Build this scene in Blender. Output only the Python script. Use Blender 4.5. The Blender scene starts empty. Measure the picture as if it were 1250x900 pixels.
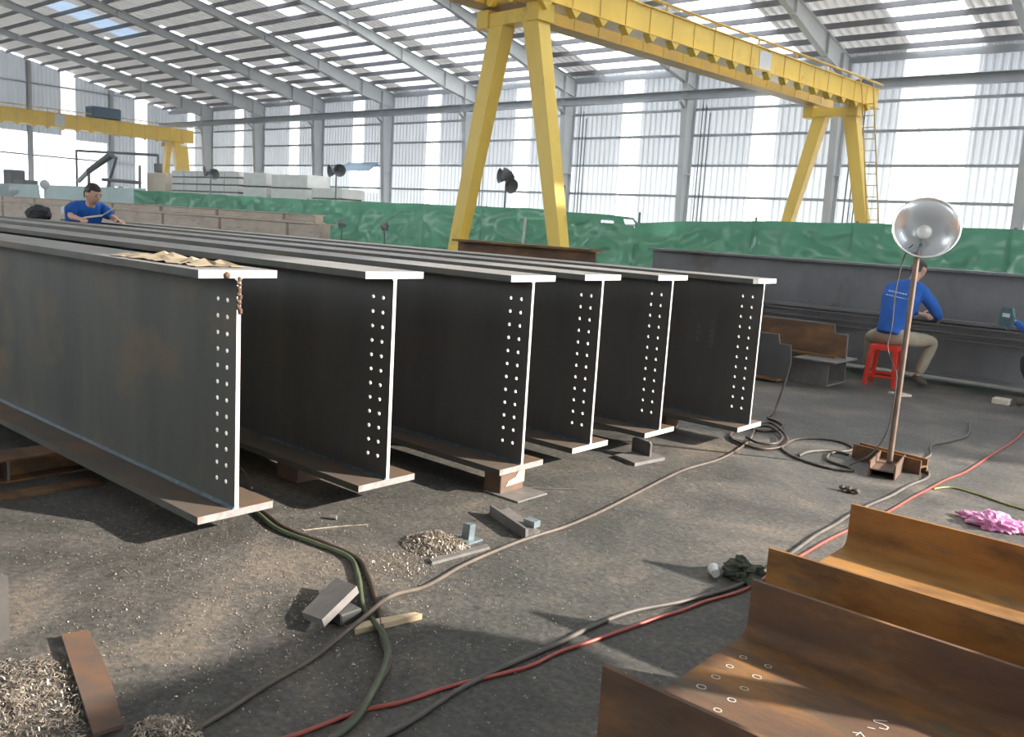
import bpy, bmesh, math, random
from mathutils import Vector, Matrix, noise
random.seed(7)
S = bpy.context.scene
COL = S.collection
R = math.radians

# ------------------------------------------------------------------ camera, sky, sun, exposure
cam_d = bpy.data.cameras.new('camera'); cam = bpy.data.objects.new('camera', cam_d); COL.objects.link(cam)
S.camera = cam
YAW, PIT, ROLL = R(49.28), R(9.152), R(3.523)
fw = Vector((-math.cos(YAW)*math.cos(PIT), math.sin(YAW)*math.cos(PIT), -math.sin(PIT)))
r0 = fw.cross(Vector((0, 0, 1))).normalized(); u0 = r0.cross(fw)
rt = r0*math.cos(ROLL) + u0*math.sin(ROLL); up = -r0*math.sin(ROLL) + u0*math.cos(ROLL)
M = Matrix((rt, up, -fw)).transposed().to_4x4(); M.translation = (0, 0, 1.5)
cam.matrix_world = M
cam_d.sensor_width = 36; cam_d.lens = 1066.2/1250*36; cam_d.clip_start = .05; cam_d.clip_end = 500

w = bpy.data.worlds.new('sky'); S.world = w; w.use_nodes = True
bg = w.node_tree.nodes['Background']; bg.inputs[0].default_value = (.90, .96, 1.0, 1); bg.inputs[1].default_value = 5.0
sd = bpy.data.lights.new('sun', 'SUN'); so = bpy.data.objects.new('sun', sd); COL.objects.link(so)
SAZ, SEL = R(28), R(24)
sdir = Vector((math.cos(SAZ)*math.cos(SEL), math.sin(SAZ)*math.cos(SEL), math.sin(SEL)))
so.rotation_euler = sdir.to_track_quat('Z', 'Y').to_euler(); so.location = (20, 12, 12)
sd.energy = 13; sd.angle = R(1.2); sd.color = (1, .92, .82)
S.view_settings.view_transform = 'Standard'; S.view_settings.look = 'None'
S.view_settings.exposure = 0.0; S.view_settings.gamma = 1
S.view_settings.use_curve_mapping = False

# ------------------------------------------------------------------ materials
def newmat(name):
    m = bpy.data.materials.new(name); m.use_nodes = True
    return m, m.node_tree.nodes, m.node_tree.links, m.node_tree.nodes['Principled BSDF']
def ramp(N, L, src, stops):
    r = N.new('ShaderNodeValToRGB'); e = r.color_ramp.elements
    while len(e) < len(stops): e.new(.5)
    for i, (p, c) in enumerate(stops):
        e[i].position = p; e[i].color = (*c, 1)
    L.new(src, r.inputs[0]); return r.outputs[0]
def nz(N, L, scale, detail=4, rough=.55, stretch=None, dist=0):
    tc = N.new('ShaderNodeTexCoord'); n = N.new('ShaderNodeTexNoise')
    n.inputs['Scale'].default_value = scale; n.inputs['Detail'].default_value = detail
    n.inputs['Roughness'].default_value = rough; n.inputs['Distortion'].default_value = dist
    mp = N.new('ShaderNodeMapping'); L.new(tc.outputs['Object'], mp.inputs[0])
    if stretch: mp.inputs['Scale'].default_value = stretch
    L.new(mp.outputs[0], n.inputs['Vector']); return n.outputs[0]
def mixc(N, L, fac, a, b):
    m = N.new('ShaderNodeMix'); m.data_type = 'RGBA'
    if isinstance(fac, float): m.inputs[0].default_value = fac
    else: L.new(fac, m.inputs[0])
    for i, v in ((6, a), (7, b)):
        if isinstance(v, tuple): m.inputs[i].default_value = (*v, 1)
        else: L.new(v, m.inputs[i])
    return m.outputs[2]
def mat(name, a, b=None, scale=6, rough=.6, metal=0, stretch=None, bump=0, spec=.5, lo=.35, hi=.65, third=None, emit=None):
    m, N, L, P = newmat(name)
    b = b or tuple(x*.75 for x in a)
    f = nz(N, L, scale, 5, .6, stretch)
    c = ramp(N, L, f, [(lo, a), (hi, b)])
    if third:
        col, sc, l2, h2 = third
        f2 = nz(N, L, sc, 4, .6)
        k = ramp(N, L, f2, [(l2, (0, 0, 0)), (h2, (1, 1, 1))])
        c = mixc(N, L, k, c, col)
    L.new(c, P.inputs['Base Color']); P.inputs['Roughness'].default_value = rough
    P.inputs['Metallic'].default_value = metal; P.inputs['Specular IOR Level'].default_value = spec
    if bump:
        bn = N.new('ShaderNodeBump'); bn.inputs['Strength'].default_value = bump; bn.inputs['Distance'].default_value = .01
        L.new(nz(N, L, scale*4, 5), bn.inputs['Height']); L.new(bn.outputs[0], P.inputs['Normal'])
    return m
def sheet(name, col, tr, rough=.45, stretch=(.4, .4, .05), tcol=(1, 1, 1), metal=0.0, lo=.3, hi=.7):
    # thin sheeting that lets some daylight through
    m, N, L, P = newmat(name)
    f = nz(N, L, 3, 4, .6, stretch)
    L.new(ramp(N, L, f, [(lo, col), (hi, tuple(x*.72 for x in col))]), P.inputs['Base Color'])
    P.inputs['Roughness'].default_value = rough; P.inputs['Metallic'].default_value = metal
    t = N.new('ShaderNodeBsdfTranslucent'); t.inputs[0].default_value = (*tcol, 1)
    mx = N.new('ShaderNodeMixShader'); mx.inputs[0].default_value = tr
    L.new(P.outputs[0], mx.inputs[1]); L.new(t.outputs[0], mx.inputs[2])
    L.new(mx.outputs[0], N['Material Output'].inputs[0]); return m

def floor_mat():
    m, N, L, P = newmat('shop_floor_concrete')
    big = nz(N, L, .55, 6, .62, None, .6); mid = nz(N, L, 1.5, 8, .68, None, .5); fine = nz(N, L, 38, 3, .7)
    base = ramp(N, L, mid, [(.36, (.062, .060, .053)), (.5, (.114, .105, .096)), (.64, (.200, .168, .136))])
    oil = ramp(N, L, big, [(.40, (1, 1, 1)), (.62, (0, 0, 0))])
    base = mixc(N, L, oil, base, mixc(N, L, .55, base, (.068, .072, .066)))
    grit = ramp(N, L, fine, [(.30, (.55, .55, .55)), (.55, (1, 1, 1)), (.72, (1.5, 1.45, 1.4))])
    mul = N.new('ShaderNodeMix'); mul.data_type = 'RGBA'; mul.blend_type = 'MULTIPLY'; mul.inputs[0].default_value = 1
    L.new(base, mul.inputs[6]); L.new(grit, mul.inputs[7])
    dust = ramp(N, L, nz(N, L, 5.2, 7, .7, (1, 1.8, 1), .4), [(.60, (0, 0, 0)), (.76, (.6, .6, .6))])
    L.new(mixc(N, L, dust, mul.outputs[2], (.22, .185, .15)), P.inputs['Base Color'])
    P.inputs['Roughness'].default_value = .62; P.inputs['Specular IOR Level'].default_value = .35
    bn = N.new('ShaderNodeBump'); bn.inputs['Strength'].default_value = .55; bn.inputs['Distance'].default_value = .012
    L.new(nz(N, L, 16, 8, .7), bn.inputs['Height']); L.new(bn.outputs[0], P.inputs['Normal'])
    return m
def rust_mat(name, a, b, c):
    m, N, L, P = newmat(name)
    f = nz(N, L, 3.2, 7, .65, (.5, 1.4, 1.4)); g = nz(N, L, 9, 6, .7, (.35, 1, 2.2))
    x = ramp(N, L, f, [(.32, a), (.5, b), (.68, c)])
    k = ramp(N, L, g, [(.56, (0, 0, 0)), (.74, (.8, .8, .8))])
    L.new(mixc(N, L, k, x, (.105, .115, .085)), P.inputs['Base Color'])
    P.inputs['Roughness'].default_value = .72; P.inputs['Specular IOR Level'].default_value = .3
    bn = N.new('ShaderNodeBump'); bn.inputs['Strength'].default_value = .3; bn.inputs['Distance'].default_value = .004
    L.new(nz(N, L, 60, 4), bn.inputs['Height']); L.new(bn.outputs[0], P.inputs['Normal'])
    return m
def scale_mat(name, a, b, warm, wl=.56, wh=.72):
    # dark mill scale with faint rain streaks and patches of rust
    m, N, L, P = newmat(name)
    x = ramp(N, L, nz(N, L, 1.6, 6, .6, (2.2, 1, .35)), [(.3, a), (.7, b)])
    k = ramp(N, L, nz(N, L, 2.1, 5, .6, (.8, 1, .9)), [(wl, (0, 0, 0)), (wh, (1, 1, 1))])
    L.new(mixc(N, L, k, x, warm), P.inputs['Base Color'])
    P.inputs['Roughness'].default_value = .5; P.inputs['Specular IOR Level'].default_value = .45
    P.inputs['Metallic'].default_value = .15
    return m
MT = dict(
    floor=floor_mat(),
    yard=mat('pale_yard_ground', (.42, .40, .36), (.5, .48, .44), .4, .9),
    scale=scale_mat('mill_scale_steel', (.060, .065, .058), (.105, .104, .090), (.145, .105, .062), .50, .68),
    scaledark=scale_mat('dark_mill_scale_steel', (.078, .079, .079), (.118, .116, .111), (.14, .095, .066), .58, .76),
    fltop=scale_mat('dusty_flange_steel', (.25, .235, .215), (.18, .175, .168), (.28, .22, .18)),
    cut=mat('fresh_cut_steel', (.82, .79, .76), (.60, .56, .52), 22, .42, .25, spec=.6, third=((.30, .20, .14), 7, .6, .75)),
    cutdull=mat('dull_cut_steel', (.30, .29, .28), (.20, .19, .18), 18, .5, .2, third=((.28, .17, .11), 9, .55, .7)),
    bright=mat('bright_drilled_steel', (.95, .93, .9), (.85, .83, .8), 20, .35, .2),
    weld=mat('blue_grey_weld_bead', (.10, .14, .17), (.06, .08, .10), 30, .4, .5, bump=.5),
    rust=rust_mat('orange_rust', (.105, .058, .030), (.30, .145, .042), (.40, .20, .055)),
    rustdark=rust_mat('brown_rust', (.085, .055, .042), (.15, .085, .050), (.32, .155, .05)),
    rustpale=rust_mat('pale_dusty_rust', (.40, .33, .27), (.52, .44, .37), (.58, .51, .44)),
    girdge=mat('dark_painted_girder', (.20, .20, .21), (.16, .16, .17), 3, .55, .1, third=((.10, .075, .055), 1.4, .58, .75)),
    rust_block=mat('rust_brown_block', (.16, .085, .05), (.10, .07, .055), 9, .75),
    grey=mat('grey_steel_offcut', (.20, .185, .17), (.15, .14, .135), 12, .55, .2),
    greylite=mat('bluish_plate', (.22, .26, .28), (.15, .19, .21), 14, .45, .3),
    galv=mat('grey_primer_column', (.62, .65, .67), (.54, .57, .59), 1.2, .6),
    purlin=mat('dark_purlin_steel', (.22, .225, .25), (.17, .175, .20), 2, .6),
    girt=mat('wall_rail_steel', (.46, .49, .53), (.38, .41, .45), 2, .6),
    yel=mat('crane_yellow_paint', (.93, .66, .11), (.84, .58, .11), 1.3, .38, stretch=(1, 1, .4), third=((.55, .38, .10), 2.4, .6, .8)),
    yeld=mat('crane_yellow_dusty', (.62, .42, .08), (.52, .36, .10), 1.6, .5),
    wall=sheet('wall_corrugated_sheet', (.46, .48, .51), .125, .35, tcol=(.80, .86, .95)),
    wallmid=sheet('wall_middle_glow_sheet', (.50, .52, .56), .165, .35, tcol=(.85, .90, .97)),  # in-between step of the low-wall glow
    walllow=sheet('wall_lower_glow_sheet', (.56, .59, .62), .24, .4, tcol=(.9, .95, 1)),  # low-wall glow put in as a paler, more translucent course
    roof=sheet('roof_corrugated_sheet', (.46, .42, .39), .105, .3, (.25, .05, .05), (.92, .90, .88), 0, .35, .6),
    roofend=sheet('plain_corrugated_sheet', (.50, .50, .50), .05),
    sky=sheet('translucent_roof_light', (.85, .88, .9), .85, .3, tcol=(1, 1, 1)),
    skydim=sheet('dim_roof_light', (.6, .6, .62), .42, .35, tcol=(.95, .95, 1)),
    skyblue=sheet('bluish_roof_light', (.45, .52, .62), .22, .4, tcol=(.62, .78, 1)),
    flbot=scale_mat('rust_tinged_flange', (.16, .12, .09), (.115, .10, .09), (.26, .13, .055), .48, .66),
    tarp=None, palet=None,
    wood=mat('raw_pale_wood', (.62, .50, .34), (.48, .36, .22), 8, .8, stretch=(1, 1, 6)),
    paper=mat('tan_wrapping_paper', (.40, .33, .235), (.25, .20, .14), 9, .85),
    cable=mat('brown_rubber_cable', (.115, .090, .070), (.075, .06, .05), 12, .55),
    cabled=mat('dark_rubber_cable', (.085, .055, .040), (.05, .035, .028), 12, .5),
    cableg=mat('olive_rubber_hose', (.095, .115, .065), (.06, .075, .045), 10, .5),
    cablegrey=mat('grey_rubber_cable', (.12, .105, .092), (.08, .07, .062), 10, .55),
    red=mat('red_gas_hose', (.42, .085, .06), (.32, .065, .05), 10, .4),
    yellowrope=mat('yellow_green_cord', (.32, .32, .08), (.22, .24, .08), 10, .6),
    shav=mat('steel_shavings', (.62, .55, .46), (.26, .20, .15), 40, .30, .6),
    chalk=mat('white_chalk', (.78, .76, .70), (.6, .58, .52), 60, .95),
    chalkf=mat('faint_chalk', (.20, .21, .20), (.12, .13, .12), 40, .95),
    redpl=mat('red_moulded_plastic', (.72, .045, .025), (.62, .035, .02), 3, .35),
    pole=mat('brown_steel_pipe', (.23, .165, .13), (.16, .115, .09), 8, .45, .3),
    chrome=mat('polished_reflector', (.96, .97, .98), (.88, .9, .93), 9, .2, .85),
    blue=mat('blue_work_shirt', (.012, .115, .47), (.010, .085, .36), 7, .85),
    khaki=mat('khaki_trousers', (.38, .33, .25), (.30, .26, .19), 6, .9),
    blackc=mat('black_cloth', (.020, .022, .026), (.03, .03, .033), 6, .85),
    skin=mat('skin', (.60, .37, .27), (.54, .32, .23), 5, .55),
    hair=mat('black_hair', (.014, .011, .010), (.03, .022, .018), 30, .5),
    shoe=mat('dark_brown_shoe', (.10, .075, .055), (.07, .05, .04), 8, .6),
    eye=mat('eye_white', (.36, .30, .26), (.33, .28, .25), 8, .4),
    whitep=mat('white_print', (.75, .78, .82), (.65, .68, .74), 20, .8),
    pink=mat('pink_plastic_bag', (.78, .36, .60), (.62, .24, .46), 6, .45),
    rag=mat('dark_green_rag', (.045, .055, .032), (.10, .11, .085), 14, .9),
    clear=mat('clear_plastic_cup', (.75, .76, .74), (.6, .62, .6), 12, .15, spec=.8),
    pallet=mat('white_block_stack', (.74, .75, .74), (.62, .63, .62), 4, .8),
    crate=mat('pale_board_crate', (.66, .58, .48), (.58, .50, .40), 4, .85),
    mach=mat('dark_machine_paint', (.17, .18, .20), (.12, .125, .14), 5, .55),
    bluebox=mat('blue_grey_hoist', (.09, .16, .24), (.06, .11, .17), 4, .5),
    teal=mat('teal_shield', (.06, .16, .17), (.05, .12, .14), 6, .6),
    awn=sheet('blue_awning', (.42, .52, .62), .5, .6, tcol=(.75, .88, 1)),
)
hm = bpy.data.materials.new('glare_haze'); hm.use_nodes = True; hn = hm.node_tree.nodes; hn.remove(hn['Principled BSDF'])  # scattering volume standing in for lens glare
hv = hn.new('ShaderNodeVolumeScatter'); hv.inputs['Density'].default_value = .010; hv.inputs['Anisotropy'].default_value = .5; hv.inputs['Color'].default_value = (.97, .98, 1, 1)
hm.node_tree.links.new(hv.outputs[0], hn['Material Output'].inputs['Volume']); MT['haze'] = hm
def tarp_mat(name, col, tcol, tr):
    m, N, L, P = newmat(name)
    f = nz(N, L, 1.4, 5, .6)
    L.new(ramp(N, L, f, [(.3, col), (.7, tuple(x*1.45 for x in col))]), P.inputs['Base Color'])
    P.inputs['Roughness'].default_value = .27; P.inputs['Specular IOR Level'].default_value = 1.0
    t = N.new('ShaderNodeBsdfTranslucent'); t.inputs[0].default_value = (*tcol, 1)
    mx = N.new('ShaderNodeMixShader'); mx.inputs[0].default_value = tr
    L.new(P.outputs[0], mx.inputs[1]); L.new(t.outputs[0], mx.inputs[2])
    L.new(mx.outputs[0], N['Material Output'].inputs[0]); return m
MT['tarp'] = tarp_mat('green_tarpaulin', (.07, .23, .14), (.2, .52, .36), .24)
MT['palet'] = tarp_mat('overexposed_tarpaulin', (.42, .56, .58), (.7, .85, .86), .5)

# ------------------------------------------------------------------ mesh helpers
class MB:
    def __init__(s): s.v = []; s.f = []; s.m = []; s.sm = []
    def add(s, vs, fs, mi=0, smooth=False):
        o = len(s.v); s.v += [Vector(p) for p in vs]
        for f in fs: s.f.append([i+o for i in f]); s.m.append(mi); s.sm.append(smooth)
    def box(s, a, b, mi=0):
        x0, y0, z0 = (min(a[i], b[i]) for i in range(3)); x1, y1, z1 = (max(a[i], b[i]) for i in range(3))
        s.add([(x0,y0,z0),(x1,y0,z0),(x1,y1,z0),(x0,y1,z0),(x0,y0,z1),(x1,y0,z1),(x1,y1,z1),(x0,y1,z1)],
              [(0,3,2,1),(4,5,6,7),(0,1,5,4),(1,2,6,5),(2,3,7,6),(3,0,4,7)], mi); return s
    def bbox(s, a, b, c=.004, mi=0):          # box with chamfered edges
        x0, y0, z0 = (min(a[i], b[i]) for i in range(3)); x1, y1, z1 = (max(a[i], b[i]) for i in range(3))
        bm = bmesh.new(); bmesh.ops.create_cube(bm, size=1)
        for v in bm.verts: v.co = Vector((x0+(v.co.x+.5)*(x1-x0), y0+(v.co.y+.5)*(y1-y0), z0+(v.co.z+.5)*(z1-z0)))
        c = min(c, (x1-x0)*.3, (y1-y0)*.3, (z1-z0)*.3)
        bmesh.ops.bevel(bm, geom=bm.edges[:], offset=c, segments=1, affect='EDGES')
        s.bm(bm, mi); return s
    def bm(s, bm, mi=0, smooth=False, mtx=None):
        bm.verts.index_update(); vs = [(mtx @ v.co) if mtx else v.co.copy() for v in bm.verts]
        s.add(vs, [[v.index for v in f.verts] for f in bm.faces], mi, smooth); bm.free()
    def prism(s, prof, p0, ax, u, v, mi=0, cap=True, smooth=False):   # profile (a,b) in axes u,v swept from p0 along ax
        p0, ax, u, v = map(Vector, (p0, ax, u, v)); n = len(prof)
        A = [p0+u*a+v*b for a, b in prof]; B = [p+ax for p in A]
        s.add(A+B, [(i, (i+1) % n, n+(i+1) % n, n+i) for i in range(n)], mi, smooth)
        if cap: s.add(A, [tuple(range(n))[::-1]], mi); s.add(B, [tuple(range(n))], mi)
        return s
    def tube(s, pts, r, n=8, mi=0, closed=False, cap=True):
        pts = [Vector(p) for p in pts]; rr = r if isinstance(r, (list, tuple)) else [r]*len(pts)
        rings = []; prev = None
        for i, p in enumerate(pts):
            t = (pts[min(i+1, len(pts)-1)] - pts[max(i-1, 0)])
            if t.length < 1e-9: t = Vector((0, 0, 1))
            t.normalize()
            if prev is None:
                a = Vector((0, 0, 1)) if abs(t.z) < .9 else Vector((1, 0, 0)); uu = t.cross(a).normalized()
            else:
                uu = (prev - t*prev.dot(t)); uu = uu.normalized() if uu.length > 1e-6 else t.orthogonal().normalized()
            prev = uu; vv = t.cross(uu)
            rings.append([p + (uu*math.cos(2*math.pi*k/n) + vv*math.sin(2*math.pi*k/n))*rr[i] for k in range(n)])
        V = [q for ring in rings for q in ring]; F = []
        for i in range(len(pts)-1):
            for k in range(n): F.append((i*n+k, i*n+(k+1) % n, (i+1)*n+(k+1) % n, (i+1)*n+k))
        s.add(V, F, mi, True)
        if cap: s.add(rings[0], [tuple(range(n))[::-1]], mi); s.add(rings[-1], [tuple(range(n))], mi)
        return s
    def build(s, name, mats, parent=None, origin=None, label=None):
        if parent is not None:
            off = parent.matrix_world.translation.copy() if parent.parent is None else parent.parent.location + parent.location
            off = worldloc(parent)
        elif origin is None:
            xs = [v.x for v in s.v]; ys = [v.y for v in s.v]; zs = [v.z for v in s.v]
            off = Vector(((min(xs)+max(xs))/2, (min(ys)+max(ys))/2, min(zs)))
        else: off = Vector(origin)
        me = bpy.data.meshes.new(name); me.from_pydata([v-off for v in s.v], [], s.f)
        mats = mats if isinstance(mats, (list, tuple)) else [mats]
        for m in mats: me.materials.append(MT[m])
        me.polygons.foreach_set('material_index', s.m); me.polygons.foreach_set('use_smooth', s.sm)
        me.update(); o = bpy.data.objects.new(name, me); COL.objects.link(o)
        if parent is not None: o.parent = parent
        else: o.location = off
        if label: o['label'] = label
        return o
def worldloc(o):
    v = Vector((0, 0, 0))
    while o is not None: v += o.location; o = o.parent
    return v
def thing(name, loc, label, cat, group=None):
    o = bpy.data.objects.new(name, None); COL.objects.link(o); o.location = loc; o.empty_display_size = .1
    o['label'] = label; o['category'] = cat
    if group: o['group'] = group
    return o
def tag(o, label, cat, group=None, kind=None):
    o['label'] = label; o['category'] = cat
    if group: o['group'] = group
    if kind: o['kind'] = kind
    return o
def struct(mb, name, mats, label=None, cat=None):
    o = mb.build(name, mats, origin=(0, 0, 0)); o['kind'] = 'structure'
    if label: o['label'] = label
    if cat: o['category'] = cat
    return o
def children(o): return [c for c in bpy.data.objects if c.parent == o]
def copy_tree(o, parent=None):
    c = o.copy(); COL.objects.link(c); c.parent = parent
    for ch in children(o): copy_tree(ch, c)
    return c
def spline(pts, n=6):
    P = [Vector(p) for p in pts]; out = []
    for i in range(len(P)-1):
        a, b, c, d = P[max(i-1, 0)], P[i], P[i+1], P[min(i+2, len(P)-1)]
        for k in range(n):
            t = k/n
            out.append(.5*((2*b) + (c-a)*t + (2*a-5*b+4*c-d)*t*t + (3*b-a-3*c+d)*t**3))
    out.append(P[-1]); return out

# ------------------------------------------------------------------ the hall
YW, XG, XE, YO, RIDGE = 31.7, -60.5, 5.6, -9.5, 11.0       # back wall, gable, near end, open side, ridge line
def zroof(y): return 8.1 + .2*(YW - y) if y > RIDGE else 8.1 + .2*(y - (2*RIDGE - YW))
fl = MB(); fl.box((XG, YO-1, -.15), (XE+1.5, YW+.3, 0)); struct(fl, 'floor', 'floor', 'dark stained concrete shop floor', 'floor')
yd = MB(); yd.add([(-260, -160, -.16), (160, -160, -.16), (160, 200, -.16), (-260, 200, -.16)], [(0, 1, 2, 3)])
struct(yd, 'trim_1', 'yard', 'pale yard ground outside the hall', 'ground')

def corr(mb, p0, run, rise, pitch=.25, depth=.035, nrm=None, mi=0):
    # corrugated sheet: ridges repeat along run, straight along rise
    p0, run, rise = Vector(p0), Vector(run), Vector(rise); L = run.length; d = run.normalized()
    nrm = Vector(nrm) if nrm else d.cross(rise.normalized())
    n = max(1, int(round(L/pitch))); V = []; F = []
    for i in range(n):
        for fr, h in ((0, 0), (.42, 0), (.56, 1), (.86, 1)):
            q = p0 + d*(L*(i+fr)/n) + nrm*depth*h; V += [q, q+rise]
    q = p0+run; V += [q, q+rise]
    for i in range(len(V)//2-1): F.append((2*i, 2*i+2, 2*i+3, 2*i+1))
    mb.add(V, F, mi)

FX = lambda n: -(.393+.19*n)*31.7                          # the portal frames: -12.46, -18.5, ...
BAY = 6.023
wins = [FX(n)-BAY/2+.0 for n in range(-3, 8)]              # daylight strip in the middle of each bay
# back wall, cut by the daylight strips and one opening
def wallsheet(mb, x0, x1, z0, z1, mi=0): corr(mb, (x0, YW, z0), (x1-x0, 0, 0), (0, 0, z1-z0), nrm=(0, -1, 0), mi=mi)
edges = sorted(wins); cur = XG; wb = MB()
OPN = (-40.2, -37.75, 2.95, 4.3)
def fill(x0, x1):
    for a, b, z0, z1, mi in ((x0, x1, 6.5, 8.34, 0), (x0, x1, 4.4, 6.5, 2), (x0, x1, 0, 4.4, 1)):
        if mi == 1 and a < OPN[0] and b > OPN[1]:
            wallsheet(wb, a, OPN[0], z0, z1, 1); wallsheet(wb, OPN[1], b, z0, z1, 1)
            wallsheet(wb, OPN[0], OPN[1], z0, OPN[2], 1); wallsheet(wb, OPN[0], OPN[1], OPN[3], z1, 1)
        elif mi == 1 and a < OPN[0] < b or mi == 1 and a < OPN[1] < b:
            if a < OPN[0] < b: wallsheet(wb, a, OPN[0], z0, z1, 1); lo, hi = OPN[0], b
            else: wallsheet(wb, OPN[1], b, z0, z1, 1); lo, hi = a, OPN[1]
            wallsheet(wb, lo, hi, z0, OPN[2], 1); wallsheet(wb, lo, hi, OPN[3], z1, 1)
        else: wallsheet(wb, a, b, z0, z1, mi)
for k, xc in enumerate(edges):
    hw = .48 if abs(xc+9.4) > 1.5 else 1.15  # one strip widened to take in the glare around it
    fill(cur, xc-hw); cur = xc+hw
    wn = MB(); corr(wn, (xc-hw, YW, 0), (2*hw, 0, 0), (0, 0, 8.34), nrm=(0, -1, 0))
    struct(wn, 'window_%d' % (k+1), 'sky', 'translucent daylight strip running the full height of the back wall', 'window')
fill(cur, XE)
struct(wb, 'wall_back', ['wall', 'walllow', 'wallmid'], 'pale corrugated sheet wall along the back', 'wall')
aw = MB()
aw.add([(OPN[0]-.1, YW-.05, 4.55), (OPN[1]+.1, YW-.05, 4.55), (OPN[1]+.1, YW-.75, 4.05), (OPN[0]-.1, YW-.75, 4.05),
        (OPN[0]-.1, YW-.05, 4.53), (OPN[1]+.1, YW-.05, 4.53), (OPN[1]+.1, YW-.75, 4.03), (OPN[0]-.1, YW-.75, 4.03)],
       [(0, 1, 2, 3), (7, 6, 5, 4), (0, 3, 7, 4), (1, 5, 6, 2), (3, 2, 6, 7), (0, 4, 5, 1)])
tag(aw.build('awning', 'awn'), 'pale blue awning over the bright square opening in the back wall', 'awning')

# gable wall at the far left end: sheets above an opening, two daylight strips
gb = MB()
def gsheet(y0, y1, z0, mi=0):
    n = max(1, int(round((y1-y0)/.25))); V = []; F = []
    for i in range(n+1):
        for fr, h in ((0, 0), (.42, 0), (.56, 1), (.86, 1)):
            if i == n and fr > 0: break
            y = y0+(y1-y0)*(i+fr)/n
            V += [(XG+.035*h, y, z0), (XG+.035*h, y, zroof(y)+.03)]
    for i in range(len(V)//2-1): F.append((2*i, 2*i+2, 2*i+3, 2*i+1))
    gb.add(V, F, mi)
for a, b, z in ((YO, 17, 0), (17, 24.3, 5.6), (25.2, 27.2, 5.4), (27.2, 29.15, 2.6), (30.0, YW, 0)): gsheet(a, b, z)
struct(gb, 'wall_left', 'wall', 'corrugated gable wall with an open lower part', 'wall')
for k, (a, b) in enumerate(((24.3, 25.2), (29.15, 30.0))):
    q = MB(); corr(q, (XG, a, 2.6 if k else 5.4), (0, b-a, 0), (0, 0, zroof(b)-(2.6 if k else 5.4)), nrm=(1, 0, 0))
    struct(q, 'window_%d' % (20+k), 'sky', 'translucent daylight strip in the gable wall', 'window')
# near end wall with a tall doorway the low sun comes through (outside the frame)
ew = MB()
for a, b, z in ((YO, 2.2, 0), (2.2, 10.9, 6.3), (10.9, YW, 0)):
    ew.prism([(a, z), (b, z)] + [(y, zroof(y)) for y in ([b, RIDGE, a] if a < RIDGE < b else [b, a])], (XE, 0, 0), (.05, 0, 0), (0, 1, 0), (0, 0, 1))
struct(ew, 'wall_right', 'wall', 'end wall with a tall doorway', 'wall')

fb = MB()  # unseen wall added to cut sky light up front; gaps light the far left
for a, b, z_ in ((XG, -15, 3.2), (-15, -9, 8.4), (-5, XE, 8.4)): corr(fb, (a, YO, 0), (b-a, 0, 0), (0, 0, z_), nrm=(0, 1, 0))
for a, b in ((-9, -5),): corr(fb, (a, YO, 5.2), (b-a, 0, 0), (0, 0, 3.2), nrm=(0, 1, 0))
struct(fb, 'wall_front', 'roofend', 'unseen corrugated wall added behind the camera to shape the daylight', 'wall')

# roof sheets between translucent strips
rf = MB(); k = 0; cur = XG
strips = []
for n in range(-3, 8):
    x = FX(n); W0, W1 = RIDGE, YW+.25
    for c_, wd, ya, yb, m_n in {6: [(2.0, 2.2, 18.5, 22.6, 'skyblue'), (1.9, .8, 27, W1, 'skydim')], 5: [(2.2, 1.3, 26.5, W1, 'skydim')], 4: [(3.2, 1.3, 18, 23.5, 'skydim'), (2.6, 3.2, 24.6, W1, 'skydim')],
                            3: [(3.0, 4.2, W0, W1, 'sky')], 2: [(3.1, 3.4, W0, W1, 'sky')], 1: [(3.0, 2.6, W0, W1, 'sky')], 0: [(3.2, 2.2, W0, W1, 'sky')], -1: [(2.4, 2.0, W0, W1, 'sky')], 7: []}.get(n, [(3, 1.5, W0, W1, 'sky')]):
        strips.append((x+c_-wd/2, x+c_+wd/2, ya, yb, m_n))
    strips.append((x-.55, x-.22, W0 if n < 5 else 22, W1, 'sky'))
strips = sorted([s_ for s_ in strips if s_[0] > XG and s_[1] < XE])
def roofstrip(mb, x0, x1, ya=RIDGE, yb=YW+.25, far=True):
    if x1-x0 < .02 or yb-ya < .02: return
    for s_ in ((1, -1) if far else (1,)):
        y0, y1 = (yb, ya) if s_ > 0 else (2*RIDGE-yb, 2*RIDGE-ya); z0, z1 = 8.1+.2*(YW-yb)+.15, 8.1+.2*(YW-ya)+.15
        corr(mb, (x0, y0, z0), (x1-x0, 0, 0), (0, y1-y0, z1-z0), pitch=.30, depth=.055, nrm=(0, 0, 1))
xs_ = sorted(set([XG, XE]+[v for s_ in strips for v in s_[:2]]))
for xa, xb in zip(xs_, xs_[1:]):
    cov = sorted([(s_[2], s_[3]) for s_ in strips if s_[0] <= xa+1e-6 and s_[1] >= xb-1e-6]); y_ = RIDGE
    for p_, q_ in cov:
        if p_ > y_: roofstrip(rf, xa, xb, y_, p_, False)
        y_ = max(y_, q_)
    roofstrip(rf, xa, xb, y_, YW+.25, False)
    y0, y1 = 2*RIDGE-YW-.25, RIDGE; corr(rf, (xa, y0, 8.2), (xb-xa, 0, 0), (0, y1-y0, zroof(RIDGE)+.15-8.2), pitch=.30, depth=.055, nrm=(0, 0, 1), mi=1)
for k, (a, b, ya, yb, m_n) in enumerate(strips):
    q = MB(); roofstrip(q, a, b, ya, yb, False); struct(q, 'window_%d' % (30+k), m_n, 'translucent rooflight strip between the purlins', 'window')
struct(rf, 'ceiling', ['roof', 'roofend'], 'corrugated sheet roof seen from below', 'ceiling')
tn = 2
y = YW - .55
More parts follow.
